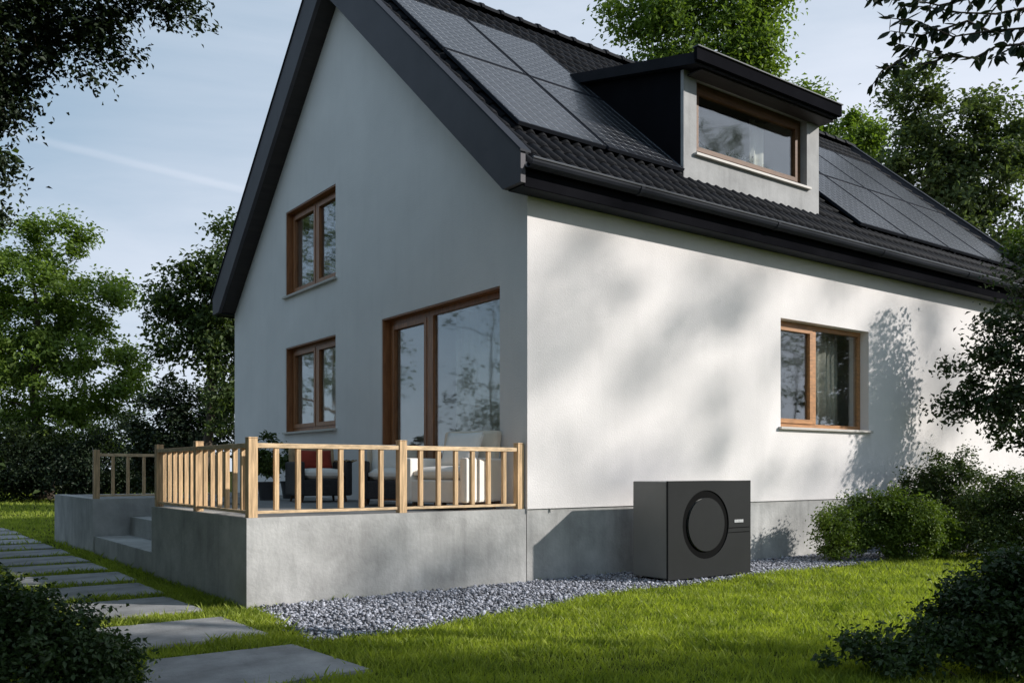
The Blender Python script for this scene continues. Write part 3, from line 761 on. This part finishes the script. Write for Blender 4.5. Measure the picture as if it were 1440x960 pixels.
def plant(name, label, cat, base, blobs, leafm, nleaf, lsize, trunk=.12, nclump=None, crad=.45, seed=1, group=None, forks=None, spread=1.0, up=.35, stems=1, shell=.55, droop=0, cname='crown', tname='trunk', limbmin=.35, rbr=1.0):
    """crown leaf clumps inside ellipsoid blobs [(centre, (rr, rf, rz))], limbs grown out to every clump"""
    rng = np.random.default_rng(seed)
    vol = np.array([b[1][0]*b[1][1]*b[1][2] for b in blobs])**.67; vol /= vol.sum()
    nclump = nclump or 120
    C_ = []
    Rm = np.array([[RGT.x, RGT.y, 0], [FWD.x, FWD.y, 0], [0, 0, 1]])
    for b, p in zip(blobs, vol):
        m = max(2, int(nclump*p)); q = rng.normal(0, 1, (m, 3)); q /= np.linalg.norm(q, axis=1)[:, None]
        q *= (rng.uniform(shell**3, 1, m)**(1/3))[:, None]*np.array(b[1])*spread
        C_.append(np.array(b[0])+q @ Rm)
    C_ = np.concatenate(C_); C_ = C_[C_[:, 2] > .08]
    nc = len(C_); cen = C_.mean(0)
    w_ = rng.uniform(.5, 1.5, nc); cnt = np.maximum(3, (nleaf*w_/w_.sum()).astype(int)); idx = np.repeat(np.arange(nc), cnt)
    cr_ = crad*rng.uniform(.6, 1.25, nc)
    off_ = rng.normal(0, .5, (len(idx), 3))*cr_[idx][:, None]; off_[:, 2] *= .7
    pos = C_[idx]+off_; keep = pos[:, 2] > .03; pos = pos[keep]; off_ = off_[keep]
    outv = (pos-cen); outv /= np.linalg.norm(outv, axis=1)[:, None]+1e-6
    V, F = leaves(pos, lsize, rng, up, outv*.5, droop=droop)
    base = Vector(base); root = thing(name, base, label, cat, group)
    # skeleton
    Vs, Fs, o_ = [], [], 0
    top = C_[:, 2].max(); nodes = []; bp = np.array(base)
    if stems == 1:
        k = 8; tgt = np.array([cen[0], cen[1], bp[2]+(top-bp[2])*.82]); ph = rng.uniform(0, 6)
        pts = [bp+(tgt-bp)*np.array([ (i/k)**1.4, (i/k)**1.4, i/k])+np.array([math.sin(i+ph), math.cos(i*1.3+ph), 0])*trunk*.55*(i > 0) for i in range(k+1)]
        rad = [trunk*(1-.86*i/k)*(1.35 if i == 0 else 1) for i in range(k+1)]
        v, f = tube_np(pts, rad, 9); Vs.append(v); Fs.append(f); o_ += len(v)
        nodes = [(p, r) for p, r in zip(pts, rad) if p[2] > bp[2]+(top-bp[2])*.12] or [(pts[-1], rad[-1])]
    else:
        for _ in range(stems):
            a = rng.uniform(0, 6.28); rr = rng.uniform(.02, .15); nodes.append((bp+np.array([math.cos(a)*rr, math.sin(a)*rr, -.02]), trunk))
    NP = np.array([q[0] for q in nodes]); NR = [q[1] for q in nodes]
    for i in np.argsort(np.linalg.norm(C_-NP.mean(0), axis=1)):
        t = C_[i]; dd = np.linalg.norm(NP-t, axis=1)+np.maximum(0, NP[:, 2]-t[2])*1.5+.02*np.arange(len(NP))/len(NP)
        j = int(np.argmin(dd)); s0 = NP[j]; r0 = max(.004*rbr, NR[j]*.62); ln = np.linalg.norm(t-s0)
        if ln < .03: continue
        mid = (s0+t)/2+rng.normal(0, .07, 3)*ln+np.array([0, 0, .06*ln]); pts = [s0, s0*.44+mid*.56+rng.normal(0, .02, 3)*ln, mid, (mid+t)/2+rng.normal(0, .03, 3)*ln, t]
        r0 = min(r0, .03*ln*rbr+.02*rbr); rad = [r0, r0*.85, r0*.7, r0*.5, r0*.3]
        v, f = tube_np(pts, rad, 5); Vs.append(v); Fs.append(f+o_); o_ += len(v)
        NP = np.vstack([NP, mid[None], t[None]]); NR += [r0*.7, r0*.35]
    FF = Fs
    mesh_np(tname, np.concatenate(Vs), np.concatenate(FF), M['bark'], root, org=base, smooth=True)
    mesh_np(cname, V, F, leafm, root, org=Vector(cen))
    return root
def bl(px, py, r, f, dep=1.0, ry=None, dj=0):
    """blob centred on a bearing at distance f, radius in the same angular units"""
    k = f/1253; return (at(px, py, f+dj), (r*k, r*k*dep, (ry or r)*k))
# far left broad tree
f = 38
plant('deciduous_tree', 'broad sunlit green tree filling the left edge beyond the lawn', 'tree', at(62, 703, f),
      [bl(50, 420, 85, f), bl(125, 430, 60, f), bl(22, 340, 50, f), bl(92, 335, 40, f), bl(140, 510, 62, f), bl(55, 550, 90, f), bl(10, 480, 90, f), bl(120, 600, 65, f), bl(20, 640, 60, f), bl(165, 560, 40, f), bl(-60, 470, 110, f)],
      M['leaf_a'], 60000, .20, .32, 300, .62, seed=11, shell=.5)
f = 27
plant('deciduous_tree', 'dark green tree close behind the left end of the house', 'tree', at(285, 720, f),
      [bl(262, 420, 42, f), bl(300, 390, 38, f), bl(322, 330, 22, f), bl(250, 470, 42, f), bl(300, 480, 45, f), bl(235, 400, 18, f), bl(350, 430, 60, f), bl(325, 560, 45, f)],
      M['leaf_b'], 16000, .17, .20, 150, .55, seed=12)
f = 30
plant('conifer_shrub', 'dense dark shrub between the two left trees behind the railing', 'shrub', at(240, 714, f),
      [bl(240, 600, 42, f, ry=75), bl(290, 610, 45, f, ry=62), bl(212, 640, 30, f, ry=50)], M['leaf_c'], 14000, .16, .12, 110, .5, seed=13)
# hedge masses at the edge of the lawn
f = 35.5
plant('background_hedge', 'dark undergrowth along the far edge of the lawn at left', 'hedge', at(90, 705.5, f),
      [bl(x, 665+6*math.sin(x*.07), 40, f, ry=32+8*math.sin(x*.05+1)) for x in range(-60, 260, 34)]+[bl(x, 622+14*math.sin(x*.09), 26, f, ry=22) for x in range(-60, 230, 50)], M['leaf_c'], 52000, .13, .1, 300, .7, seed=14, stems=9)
plant('background_hedge', 'far row of dark green bushes behind the house on the right', 'hedge', rf(42, 52),
      [(rf(q, 54+3*math.sin(q), 1.6+.5*math.sin(q*.7)), (2.6, 1.6, 2.2+.6*math.sin(q*1.3))) for q in range(16, 72, 4)], M['leaf_b'], 26000, .22, .1, 160, .9, seed=24, stems=9)
# trees behind the house
f = 34
plant('deciduous_tree', 'tall maple rising above the ridge behind the dormer', 'tree', at(985, 690, f),
      [bl(888, 25, 38, f), bl(945, 45, 48, f), bl(1030, 45, 55, f), bl(1075, 65, 38, f), bl(940, -20, 50, f), bl(1050, -20, 50, f), bl(990, 0, 40, f), bl(1000, 110, 70, f), bl(930, 110, 50, f), bl(1070, 10, 38, f)],
      M['leaf_a'], 26000, .21, .30, 170, .75, seed=15)
f = 36
plant('deciduous_tree', 'small light green treetop just right of the dormer roof', 'tree', at(1165, 690, f),
      [bl(1142, 130, 24, f, ry=15), bl(1195, 190, 36, f, ry=28), bl(1165, 205, 40, f), bl(1225, 205, 22, f)], M['leaf_a'], 7000, .21, .22, 60, .6, seed=16)
f = 26
plant('deciduous_tree', 'large dark leafed tree beyond the right end of the roof', 'tree', at(1370, 722, f),
      [bl(1285, 130, 45, f, ry=38), bl(1320, 185, 60, f), bl(1262, 228, 34, f, ry=30), bl(1370, 250, 70, f), bl(1410, 330, 62, f), bl(1440, 210, 45, f), bl(1330, 290, 50, f), bl(1300, 240, 40, f), bl(1430, 400, 45, f), bl(1400, 170, 38, f)],
      M['leaf_b2'], 27000, .17, .30, 230, .50, seed=17)
# tree in front of the long wall's far end
f = 14.3
plant('leaning_tree', 'tree with leaves coloured dark for shade, reaching in from the right across the white wall', 'tree', rf(9.6, 13.6),
      [bl(1420, 455, 42, f), bl(1385, 545, 45, f), bl(1440, 540, 50, f), bl(1338, 575, 26, f, ry=18), bl(1440, 385, 36, f), bl(1425, 610, 40, f, ry=30), bl(1345, 520, 20, f, ry=14), bl(1475, 470, 50, f), bl(1400, 490, 36, f)],
      M['leaf_c2'], 7500, .10, .06, 130, .28, seed=18)
f = 18.6
plant('deciduous_tree', 'light green sapling hiding the far end of the eave', 'tree', rf(11.6, 17.9),
      [bl(1425, 375, 26, f), bl(1455, 420, 46, f), bl(1440, 350, 24, f), bl(1480, 370, 50, f), bl(1478, 480, 50, f)], M['leaf_d'], 11000, .10, .07, 100, .33, seed=19)
# bushes against the long wall
def bush(label, px0, px1, top, ybase, f, nl, m, seed, ls=.05, cr=.16, name='shrub', n=7, dep=1.0, nclump=120, slope=0):
    rg = random.Random(seed); bs = []
    k = f/1253
    for i in range(n):
        x = px0+(px1-px0)*(i+.5)/n; e = math.sin(math.pi*(i+.5)/n)**.6; h = (ybase-top)*(.55+.45*e)*(1+slope*(i/(n-1)-.5))
        bs.append(bl(x, ybase-h*.50, (px1-px0)/n*.85, f, dep=dep, ry=h*.50, dj=rg.uniform(-.25, .25)))
    c = at((px0+px1)/2, ybase, f); c.z = 0
    return plant(name, label, 'shrub', c, bs, m, nl, ls, .02, nclump, cr, seed=seed, stems=9, shell=.35, cname='foliage', tname='stems')
bush('rounded bright green shrub at the end of the gravel by the plinth', 1160, 1335, 686, 788, 12.6, 30000, M['leaf_d'], 21, .048, .15, n=6, dep=1.1, nclump=220)
bush('taller dark green shrub behind the rounded one, near the wall end', 1275, 1405, 628, 780, 14.0, 22000, M['leaf_b'], 22, .055, .18, n=4, dep=1.2, nclump=200)
bush('spreading dark shrub at the right edge of the lawn, below the leaning tree', 1360, 1500, 655, 792, 12.6, 22000, M['leaf_b'], 23, .05, .18, n=4, dep=1.2, nclump=200)
# near shrubs
f = 5.6; 
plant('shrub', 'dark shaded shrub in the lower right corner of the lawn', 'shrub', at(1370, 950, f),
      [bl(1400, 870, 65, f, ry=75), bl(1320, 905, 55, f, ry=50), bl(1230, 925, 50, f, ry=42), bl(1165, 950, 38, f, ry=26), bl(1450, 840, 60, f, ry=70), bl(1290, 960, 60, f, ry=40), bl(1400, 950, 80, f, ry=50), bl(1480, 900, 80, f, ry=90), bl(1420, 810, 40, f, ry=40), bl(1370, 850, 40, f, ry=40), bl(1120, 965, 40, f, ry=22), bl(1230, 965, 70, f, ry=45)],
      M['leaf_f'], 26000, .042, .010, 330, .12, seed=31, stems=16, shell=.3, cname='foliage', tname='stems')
f = 4.9
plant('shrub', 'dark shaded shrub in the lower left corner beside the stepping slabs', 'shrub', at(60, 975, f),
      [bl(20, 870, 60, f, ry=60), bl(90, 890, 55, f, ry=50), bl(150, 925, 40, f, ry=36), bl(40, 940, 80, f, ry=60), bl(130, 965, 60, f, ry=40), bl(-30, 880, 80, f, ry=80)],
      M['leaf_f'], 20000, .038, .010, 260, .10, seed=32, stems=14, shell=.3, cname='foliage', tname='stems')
# overhanging tree, upper left
f = 8.5
plant('overhanging_tree', 'foliage of a near tree, coloured nearly black as if backlit, hanging into the upper left corner', 'tree', rf(-8.5, 7.8),
      [bl(20, 25, 62, f), bl(85, 15, 45, f), bl(150, 35, 34, f), bl(130, 90, 28, f, ry=22), bl(205, 15, 34, f, ry=26), bl(165, 70, 22, f), bl(262, 18, 24, f, ry=20), bl(30, 160, 32, f, ry=22), bl(8, 110, 30, f), bl(8, 235, 18, f, ry=26), bl(-60, 60, 120, f), bl(-60, 220, 60, f), bl(60, 75, 26, f), bl(235, -20, 40, f), bl(110, -40, 90, f), bl(2, 300, 14, f, ry=18)],
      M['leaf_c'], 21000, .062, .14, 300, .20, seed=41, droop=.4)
# potted plants on the terrace
for px_, fz, s_, lab, sd in ((377, 13.4, 1.0, 'tall leafy plant in a dark planter at the left end of the seats', 51), (409, 14.2, .55, 'low leafy potted plant beside the leftmost armchair', 52)):
    p = at(px_, 660, fz); p.z = FZ
    tp = thing('planter', p, ('tall' if s_ == 1 else 'small')+' dark tapered planter holding a leafy plant', 'planter')
    bm = B(); tube(bm, p, p+Vector((0, 0, .26)), .12, .16, 20); part('pot', bm, M['pot'], tp)
    bm = B(); tube(bm, p+Vector((0, 0, .24)), p+Vector((0, 0, .275)), .165, .17, 20); part('pot_rim', bm, M['pot'], tp)
    plant('potted_plant', lab, 'plant', p+Vector((0, 0, .262)), [(p+Vector((0, 0, .45+.2*s_)), (.18, .18, .15+.25*s_))], M['leaf_b'], int(900*s_+300), .07, .008, 26, .09, seed=sd, stems=4, cname='foliage', tname='stems')
# plants on the dormer sill
for k, x in enumerate((4.35, 4.62)):
    p = Vector((x, DY+.27, 5.735))
    bm = B(); tube(bm, p, p+Vector((0, 0, .08)), .035, .045, 12)
    props(part('flower_pot', bm, M['pot']), 'tiny dark pot on the dormer sill, '+('left' if k == 0 else 'right')+' one', 'flower pot')
    plant('house_plant', 'small dark plant on the dormer window sill, '+('left' if k == 0 else 'right')+' one', 'plant', p+Vector((0, 0, .082)), [(p+Vector((0, 0, .19)), (.09, .05, .09))], M['leaf_c'], 160, .06, .004, 10, .05, seed=60+k, stems=3, cname='foliage', tname='stems')
# trees out of frame on the sun's side: their shade falls on lawn and wall
plant('deciduous_tree', 'large tree right of the lawn, outside the picture, shading the foreground', 'tree', rf(15.5, .5),
      [(rf(15.5, 1.0, 8.5), (4.0, 3.3, 4.5)), (rf(16.5, 1.0, 13), (3.6, 3.8, 3.2)), (rf(13.5, 2.4, 6.2), (2.6, 2.2, 2.0))], M['leaf_b'], 42000, .19, .28, 260, .7, seed=71)
def upsun(x, z, t): return Vector((x, -.02, z))-SUNV*t      # a point t metres up-sun of a spot on the long wall
HT = 30
plant('deciduous_tree', 'thin crowned birch outside the picture casting soft dapples on the wall', 'tree', rf(29, 7.5),
      [(upsun(x, z, HT+q), (a_, b_, c_)) for x, z, q, a_, b_, c_ in ((.15, 3.1, 0, .3, .3, .3), (.45, 3.5, 2, .3, .3, .32), (.75, 3.85, -3, .35, .3, .3), (1.1, 4.15, 2, .35, .3, .25), (-.05, 2.6, 3, .25, .3, .3),
        (1.0, 3.1, 5, .35, .3, .3), (1.35, 3.5, -4, .3, .3, .3), (3.7, 3.65, 2, .38, .35, .36), (3.35, 3.2, -5, .3, .35, .3), (4.2, 4.1, 5, .4, .3, .3), (2.0, 2.7, 5, .4, .3, .25), (2.6, 3.1, -3, .4, .3, .25), (1.5, 2.2, 4, .35, .3, .25),
        (1.5, 1.25, 0, .5, .4, .16), (2.2, 1.35, 4, .5, .4, .16), (3.0, 1.45, -3, .5, .4, .16), (.9, 1.1, 4, .4, .3, .2), (-.38, .5, -6, .12, .12, .5), (-1.7, .1, 2, .5, .4, .16), (-1.1, .25, 0, .4, .4, .2), (-2.1, -.1, 0, .4, .4, .15),
        (5.2, 1.1, 1, .5, .4, .25), (4.1, 1.0, -4, .4, .4, .2), (7.2, 3.6, 0, .3, .4, .6), (7.8, 2.7, 3, .3, .4, .6), (8.6, 3.9, 3, .5, .5, .5), (9.5, 2.4, 0, .4, .4, .8), (5.9, 4.1, -2, .5, .4, .25), (6.4, 1.4, 2, .4, .4, .3), (7.4, 1.6, -4, .4, .4, .5), (8.2, 1.4, 5, .5, .4, .4), (9.0, 3.2, 5, .4, .4, .6), (6.9, 2.6, 6, .25, .3, .5), (-1.9, .3, 4, .5, .3, .2), (-.7, .15, 3, .4, .3, .2), (.3, 2.3, 6, .4, .3, .3), (4.5, 3.0, 6, .4, .3, .3), (3.2, 2.2, 7, .5, .3, .3), (2.9, 3.9, 6, .5, .3, .25), (.6, 1.5, 7, .4, .3, .3))],
      M['leaf_b'], 4600, .13, .16, 215, .38, seed=72, shell=.1)
LT = ((-9, -3, 8, 2.4, 18000, 'bushy tree left of the viewpoint, nearest of the unseen row added to block sky light'), (-9.5, 3, 8.5, 2.5, 20000, 'bushy tree of the left row level with the lower left shrub, unseen, added to block sky light'),  # unseen trees added at left to cut the skylight on the gable
      (-11.5, 8.5, 9, 2.5, 20000, 'bushy tree of the left row level with the terrace corner, unseen, added to block sky light'),
      (-3, -9, 10, 3.4, 18000, 'broad unseen tree behind the viewpoint, added to block sky light'), (-16, -2, 11, 3.0, 9000, 'tall unseen tree in the second row left of the viewpoint, added to block sky light'))
plant('deciduous_tree', 'wide low canopy over the near end of the path, unseen, added to darken it', 'tree', rf(-6.2, 4.6),  # canopy added above the view to take skylight off the path
      [(rf(-3.6, 4.6, 6.4), (2.4, 2.4, 1.1)), (rf(-6.6, 6.0, 6.2), (2.0, 2.6, 1.6)), (rf(-1.6, 2.6, 6.2), (1.8, 1.8, 1.0)), (rf(-7.8, 10.0, 5.2), (1.3, 2.6, 2.2))], M['leaf_b'], 26000, .16, .2, 200, .5, seed=89)
plant('deciduous_tree', 'slender thin leafed tree left of the path, seen only mirrored in the terrace door', 'tree', (-6.6, 10.6, 0),
      [(Vector((-6.5, 10.6, 4.2)), (1.0, 1.3, 1.5)), (Vector((-6.2, 11.0, 2.7)), (.7, 1.0, .7)), (Vector((-6.9, 9.9, 5.8)), (1.0, 1.1, .9))], M['leaf_b'], 1700, .09, .06, 50, .33, seed=97)
plant('deciduous_tree', 'thin leafed tree left of the lawn, seen only mirrored in the gable windows', 'tree', (-7.0, 20.5, 0),
      [(Vector((-6.8, 20.5, 8.2)), (2.2, 2.6, 2.6)), (Vector((-7.5, 19.5, 5.0)), (1.4, 1.6, 1.2)), (Vector((-6.0, 22, 4.6)), (1.0, 1.2, 1.1))], M['leaf_b2'], 8000, .15, .14, 120, .5, seed=98)
plant('deciduous_tree', 'slender tree right of the lawn, seen only mirrored in the long wall window', 'tree', (14.4, -6.6, 0),
      [(Vector((13.2, -6.0, 4.2)), (.7, .7, 1.1)), (Vector((15.4, -6.6, 4.6)), (.9, .8, 1.0)), (Vector((14.4, -7.0, 3.0)), (.6, .6, .8))], M['leaf_b'], 2200, .09, .06, 60, .3, seed=99)
plant('sky_block_hedge', 'tall leafy hedge along the left side of the path, unseen, added to block low sky light', 'hedge', rf(-6.3, 9),  # hedge added out of view to darken the terrace side and slabs
      [(rf(-.60*q-1.05, q, 1.5), (.75, .8, 1.55)) for q in np.arange(4.2, 14.5, 1.0)], M['leaf_b'], 26000, .09, .03, 260, .35, seed=88, stems=12, shell=.4, cname='foliage', tname='stems')
for k, (r_, f_, h_, w_, nl_, lb_) in enumerate(LT):
    plant('deciduous_tree', lb_, 'tree', rf(r_, f_),
          [(rf(r_, f_, h_*.6), (w_, w_+.4, h_*.32)), (rf(r_+.6, f_+1, h_*.84), (w_*.7, w_*.7, h_*.15)), (rf(r_-.5, f_-1.5, h_*.36), (w_*.8, w_, h_*.22))], M['leaf_b'], nl_, .27, .24, 130, .75, seed=91+k)
# leafy branch top right, every large leaf its own part
def big_branch():
    rng = random.Random(9); f0 = 6.6
    base = rf(6.8, 5.4)
    root = thing('overhanging_tree', base, 'near tree whose large separate leaves hang into the upper right corner', 'tree')
    Vs, Fs, o_ = [], [], 0; spots = []
    def add(pts, r0, r1):
        nonlocal o_
        pts = np.array([tuple(p) for p in pts]); v, f_ = tube_np(pts, np.linspace(r0, r1, len(pts)), 6); Vs.append(v); Fs.append(f_+o_); o_ += len(v)
    lim = [base, rf(6.7, 5.6, 2.0), rf(6.3, 6.0, 4.0), at(1600, 60, f0), at(1560, 0, f0)]
    add(lim, .11, .06)
    tw = [[(1590, 20), (1500, 22), (1440, 40), (1390, 44), (1340, 52), (1290, 30), (1245, 25)],
          [(1600, 40), (1500, 70), (1440, 62), (1400, 66), (1370, 82), (1330, 78), (1290, 68), (1262, 62)],
          [(1560, -10), (1460, -20), (1380, -5), (1320, 8), (1260, -6), (1215, -4)],
          [(1500, 22), (1450, 10), (1400, 20), (1350, 18), (1300, 10), (1262, 8)],
          [(1440, 60), (1418, 70), (1392, 84)], [(1290, 68), (1262, 88), (1240, 100), (1224, 124)], [(1330, 78), (1310, 90), (1292, 90)],
          [(1390, 44), (1360, 30), (1330, 40), (1296, 50), (1252, 44)], [(1500, 70), (1470, 95), (1440, 88), (1425, 60)], [(1560, -10), (1500, -30), (1430, -12), (1400, 0)]]
    for t in tw:
        df = rng.uniform(-.35, .35); P = [at(x, y, f0+df+rng.uniform(-.05, .05)) for x, y in t]; add(P, .011, .003)
        for a, b in zip(P, P[1:]):
            m = max(2, int((b-a).length/.019))
            for k in range(m): spots.append((a.lerp(b, (k+rng.random())/m), (b-a).normalized()))
    mesh_np('branch', np.concatenate(Vs), np.concatenate(Fs), M['bark'], root, org=base, smooth=True)
    # leaf mesh: pointed oval, folded along its midrib
    prof = [(0, .0), (.15, .12), (.4, .22), (.65, .19), (.85, .09), (1, 0)]
    bm = B(); mid = [bm.verts.new((u, 0, -.05*math.sin(u*3))) for u, _ in prof]
    for s in (-1, 1):
        ed = [mid[0]]+[bm.verts.new((u, s*w_, .05*w_/.2-.05*math.sin(u*3))) for u, w_ in prof[1:-1]]+[mid[-1]]
        for i in range(len(prof)-1):
            q = [mid[i], mid[i+1], ed[i+1], ed[i]]; q = [v for j, v in enumerate(q) if v not in q[:j]]
            if len(q) > 2: bm.faces.new(q)
    me = bpy.data.meshes.new('leaf'); bm.to_mesh(me); bm.free(); me.materials.append(M['leaf_c'])
    spots = [s for s in spots if at(1205, 0, 6.6) is not None]
    vis = lambda p: (p-CAMP).dot(RGT)/(p-CAMP).dot(FWD)*1253+720 < 1450
    near = [s for s in spots if vis(s[0])]; rng.shuffle(near); far = [s for s in spots if not vis(s[0])]
    def mat4(s):
        p, d = s; dv = (d*.5+Vector((rng.uniform(-1, 1), rng.uniform(-1, 1), rng.uniform(-1.4, .35)))).normalized()
        q = dv.to_track_quat('X', 'Z').to_matrix().to_4x4() @ Matrix.Rotation(rng.uniform(-.9, .9), 4, 'X')
        return Matrix.Translation(p) @ q @ Matrix.Scale(rng.uniform(.075, .125), 4)
    for s in near[:300]:
        m4 = mat4(s); o = bpy.data.objects.new('leaf', me); COL.objects.link(o); o.parent = root; o.matrix_local = Matrix.Translation(-Vector(base)) @ m4
    rest = near[300:]+far
    lv = np.array([v.co[:] for v in me.vertices]); V_, F_ = [], []
    fs_ = [tuple(p.vertices) for p in me.polygons]
    V_ = []; F3 = []; k = 0
    for s in rest:
        m4 = np.array(mat4(s)); V_.append(lv @ m4[:3, :3].T+m4[:3, 3])
        for p in fs_:
            F3 += [(p[0]+k, p[i]+k, p[i+1]+k) for i in range(1, len(p)-1)]
        k += len(lv)
    if V_:
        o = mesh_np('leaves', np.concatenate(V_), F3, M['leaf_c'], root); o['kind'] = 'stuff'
big_branch()

# ------------------------------------------------------------------ grass
def grass(name, label, n, region, h, wdt, seed, dens=None):
    rng = np.random.default_rng(seed)
    r0, r1, f0, f1 = region
    ff = np.sqrt(rng.uniform(f0**2, f1**2, n)) if r0 is None else rng.uniform(f0, f1, n)
    rr = ff*rng.uniform(-.64, .98, n) if r0 is None else rng.uniform(r0, r1, n)
    X = CAMP.x+RGT.x*rr+FWD.x*ff; Y = CAMP.y+RGT.y*rr+FWD.y*ff
    bad = inpoly(X+rng.normal(0, .035, n), Y+rng.normal(0, .035, n), GP)
    for q in SL:
        cxm = sum(p[0] for p in q)/4; cym = sum(p[1] for p in q)/4
        qq = [(cxm+(p[0]-cxm)*.975, cym+(p[1]-cym)*.965) for p in q]
        bad |= inpoly(X+rng.normal(0, .022, n)+.02*np.sin(Y*31), Y+rng.normal(0, .022, n)+.02*np.sin(X*27), qq)
    bad |= (X > TX-.01) & (X < XE) & (Y > -.02) & (Y < WD+.2)
    X, Y, ff = X[~bad], Y[~bad], ff[~bad]; m = len(X)
    if dens is not None:
        k = dens(X, Y, rng); X, Y, ff = X[k], Y[k], ff[k]; m = len(X)
    patch = .72+.22*np.sin(X*7.3+np.sin(Y*5.1)*2)*np.sin(Y*8.7+1.9)+.30*np.sin(X*2.1+np.sin(Y*1.7)*1.3)*np.sin(Y*2.4+1.3)+rng.normal(0, .28, m)+(rng.random(m) < .03)*.9
    hh = h*np.clip(patch, .28, 1.9); a = rng.uniform(0, 6.28, m); w2 = wdt*rng.uniform(.6, 1.2, m)*.5
    le = rng.uniform(0, .9, m)*hh; b = rng.uniform(0, 6.28, m)
    ca, sa = np.cos(a)*w2, np.sin(a)*w2; lx, ly = np.cos(b)*le, np.sin(b)*le; z = np.full(m, .001)
    V = np.stack([np.stack([X-ca, Y-sa, z], -1), np.stack([X+ca, Y+sa, z], -1),
                  np.stack([X+ca*.8+lx*.4, Y+sa*.8+ly*.4, hh*.6], -1), np.stack([X+lx, Y+ly, hh], -1)], 1).reshape(-1, 3)
    i = np.arange(m)[:, None]*4
    F = np.concatenate([i+np.array([0, 1, 2]), i+np.array([0, 2, 3])], 0)
    props(mesh_np(name, V, F, M['grass'], org=Vector((0, 0, 0))), label, 'grass', kind='stuff')
grass('near_grass', 'short bright green lawn in front of the gravel strip', 340000, (None, 0, 4.2, 9.5), .052, .0075, 81)
grass('lawn_grass', 'lawn grass around the shrubs and beside the steps', 290000, (None, 0, 9.4, 14.2), .055, .0095, 82)
grass('far_lawn_grass', 'lawn grass farther along the path and behind the terrace', 125000, (None, 0, 14.0, 24), .07, .019, 84)
grass('distant_grass', 'sunlit lawn beyond the far end of the terrace', 70000, (-27, 4, 24, 48), .09, .04, 83)
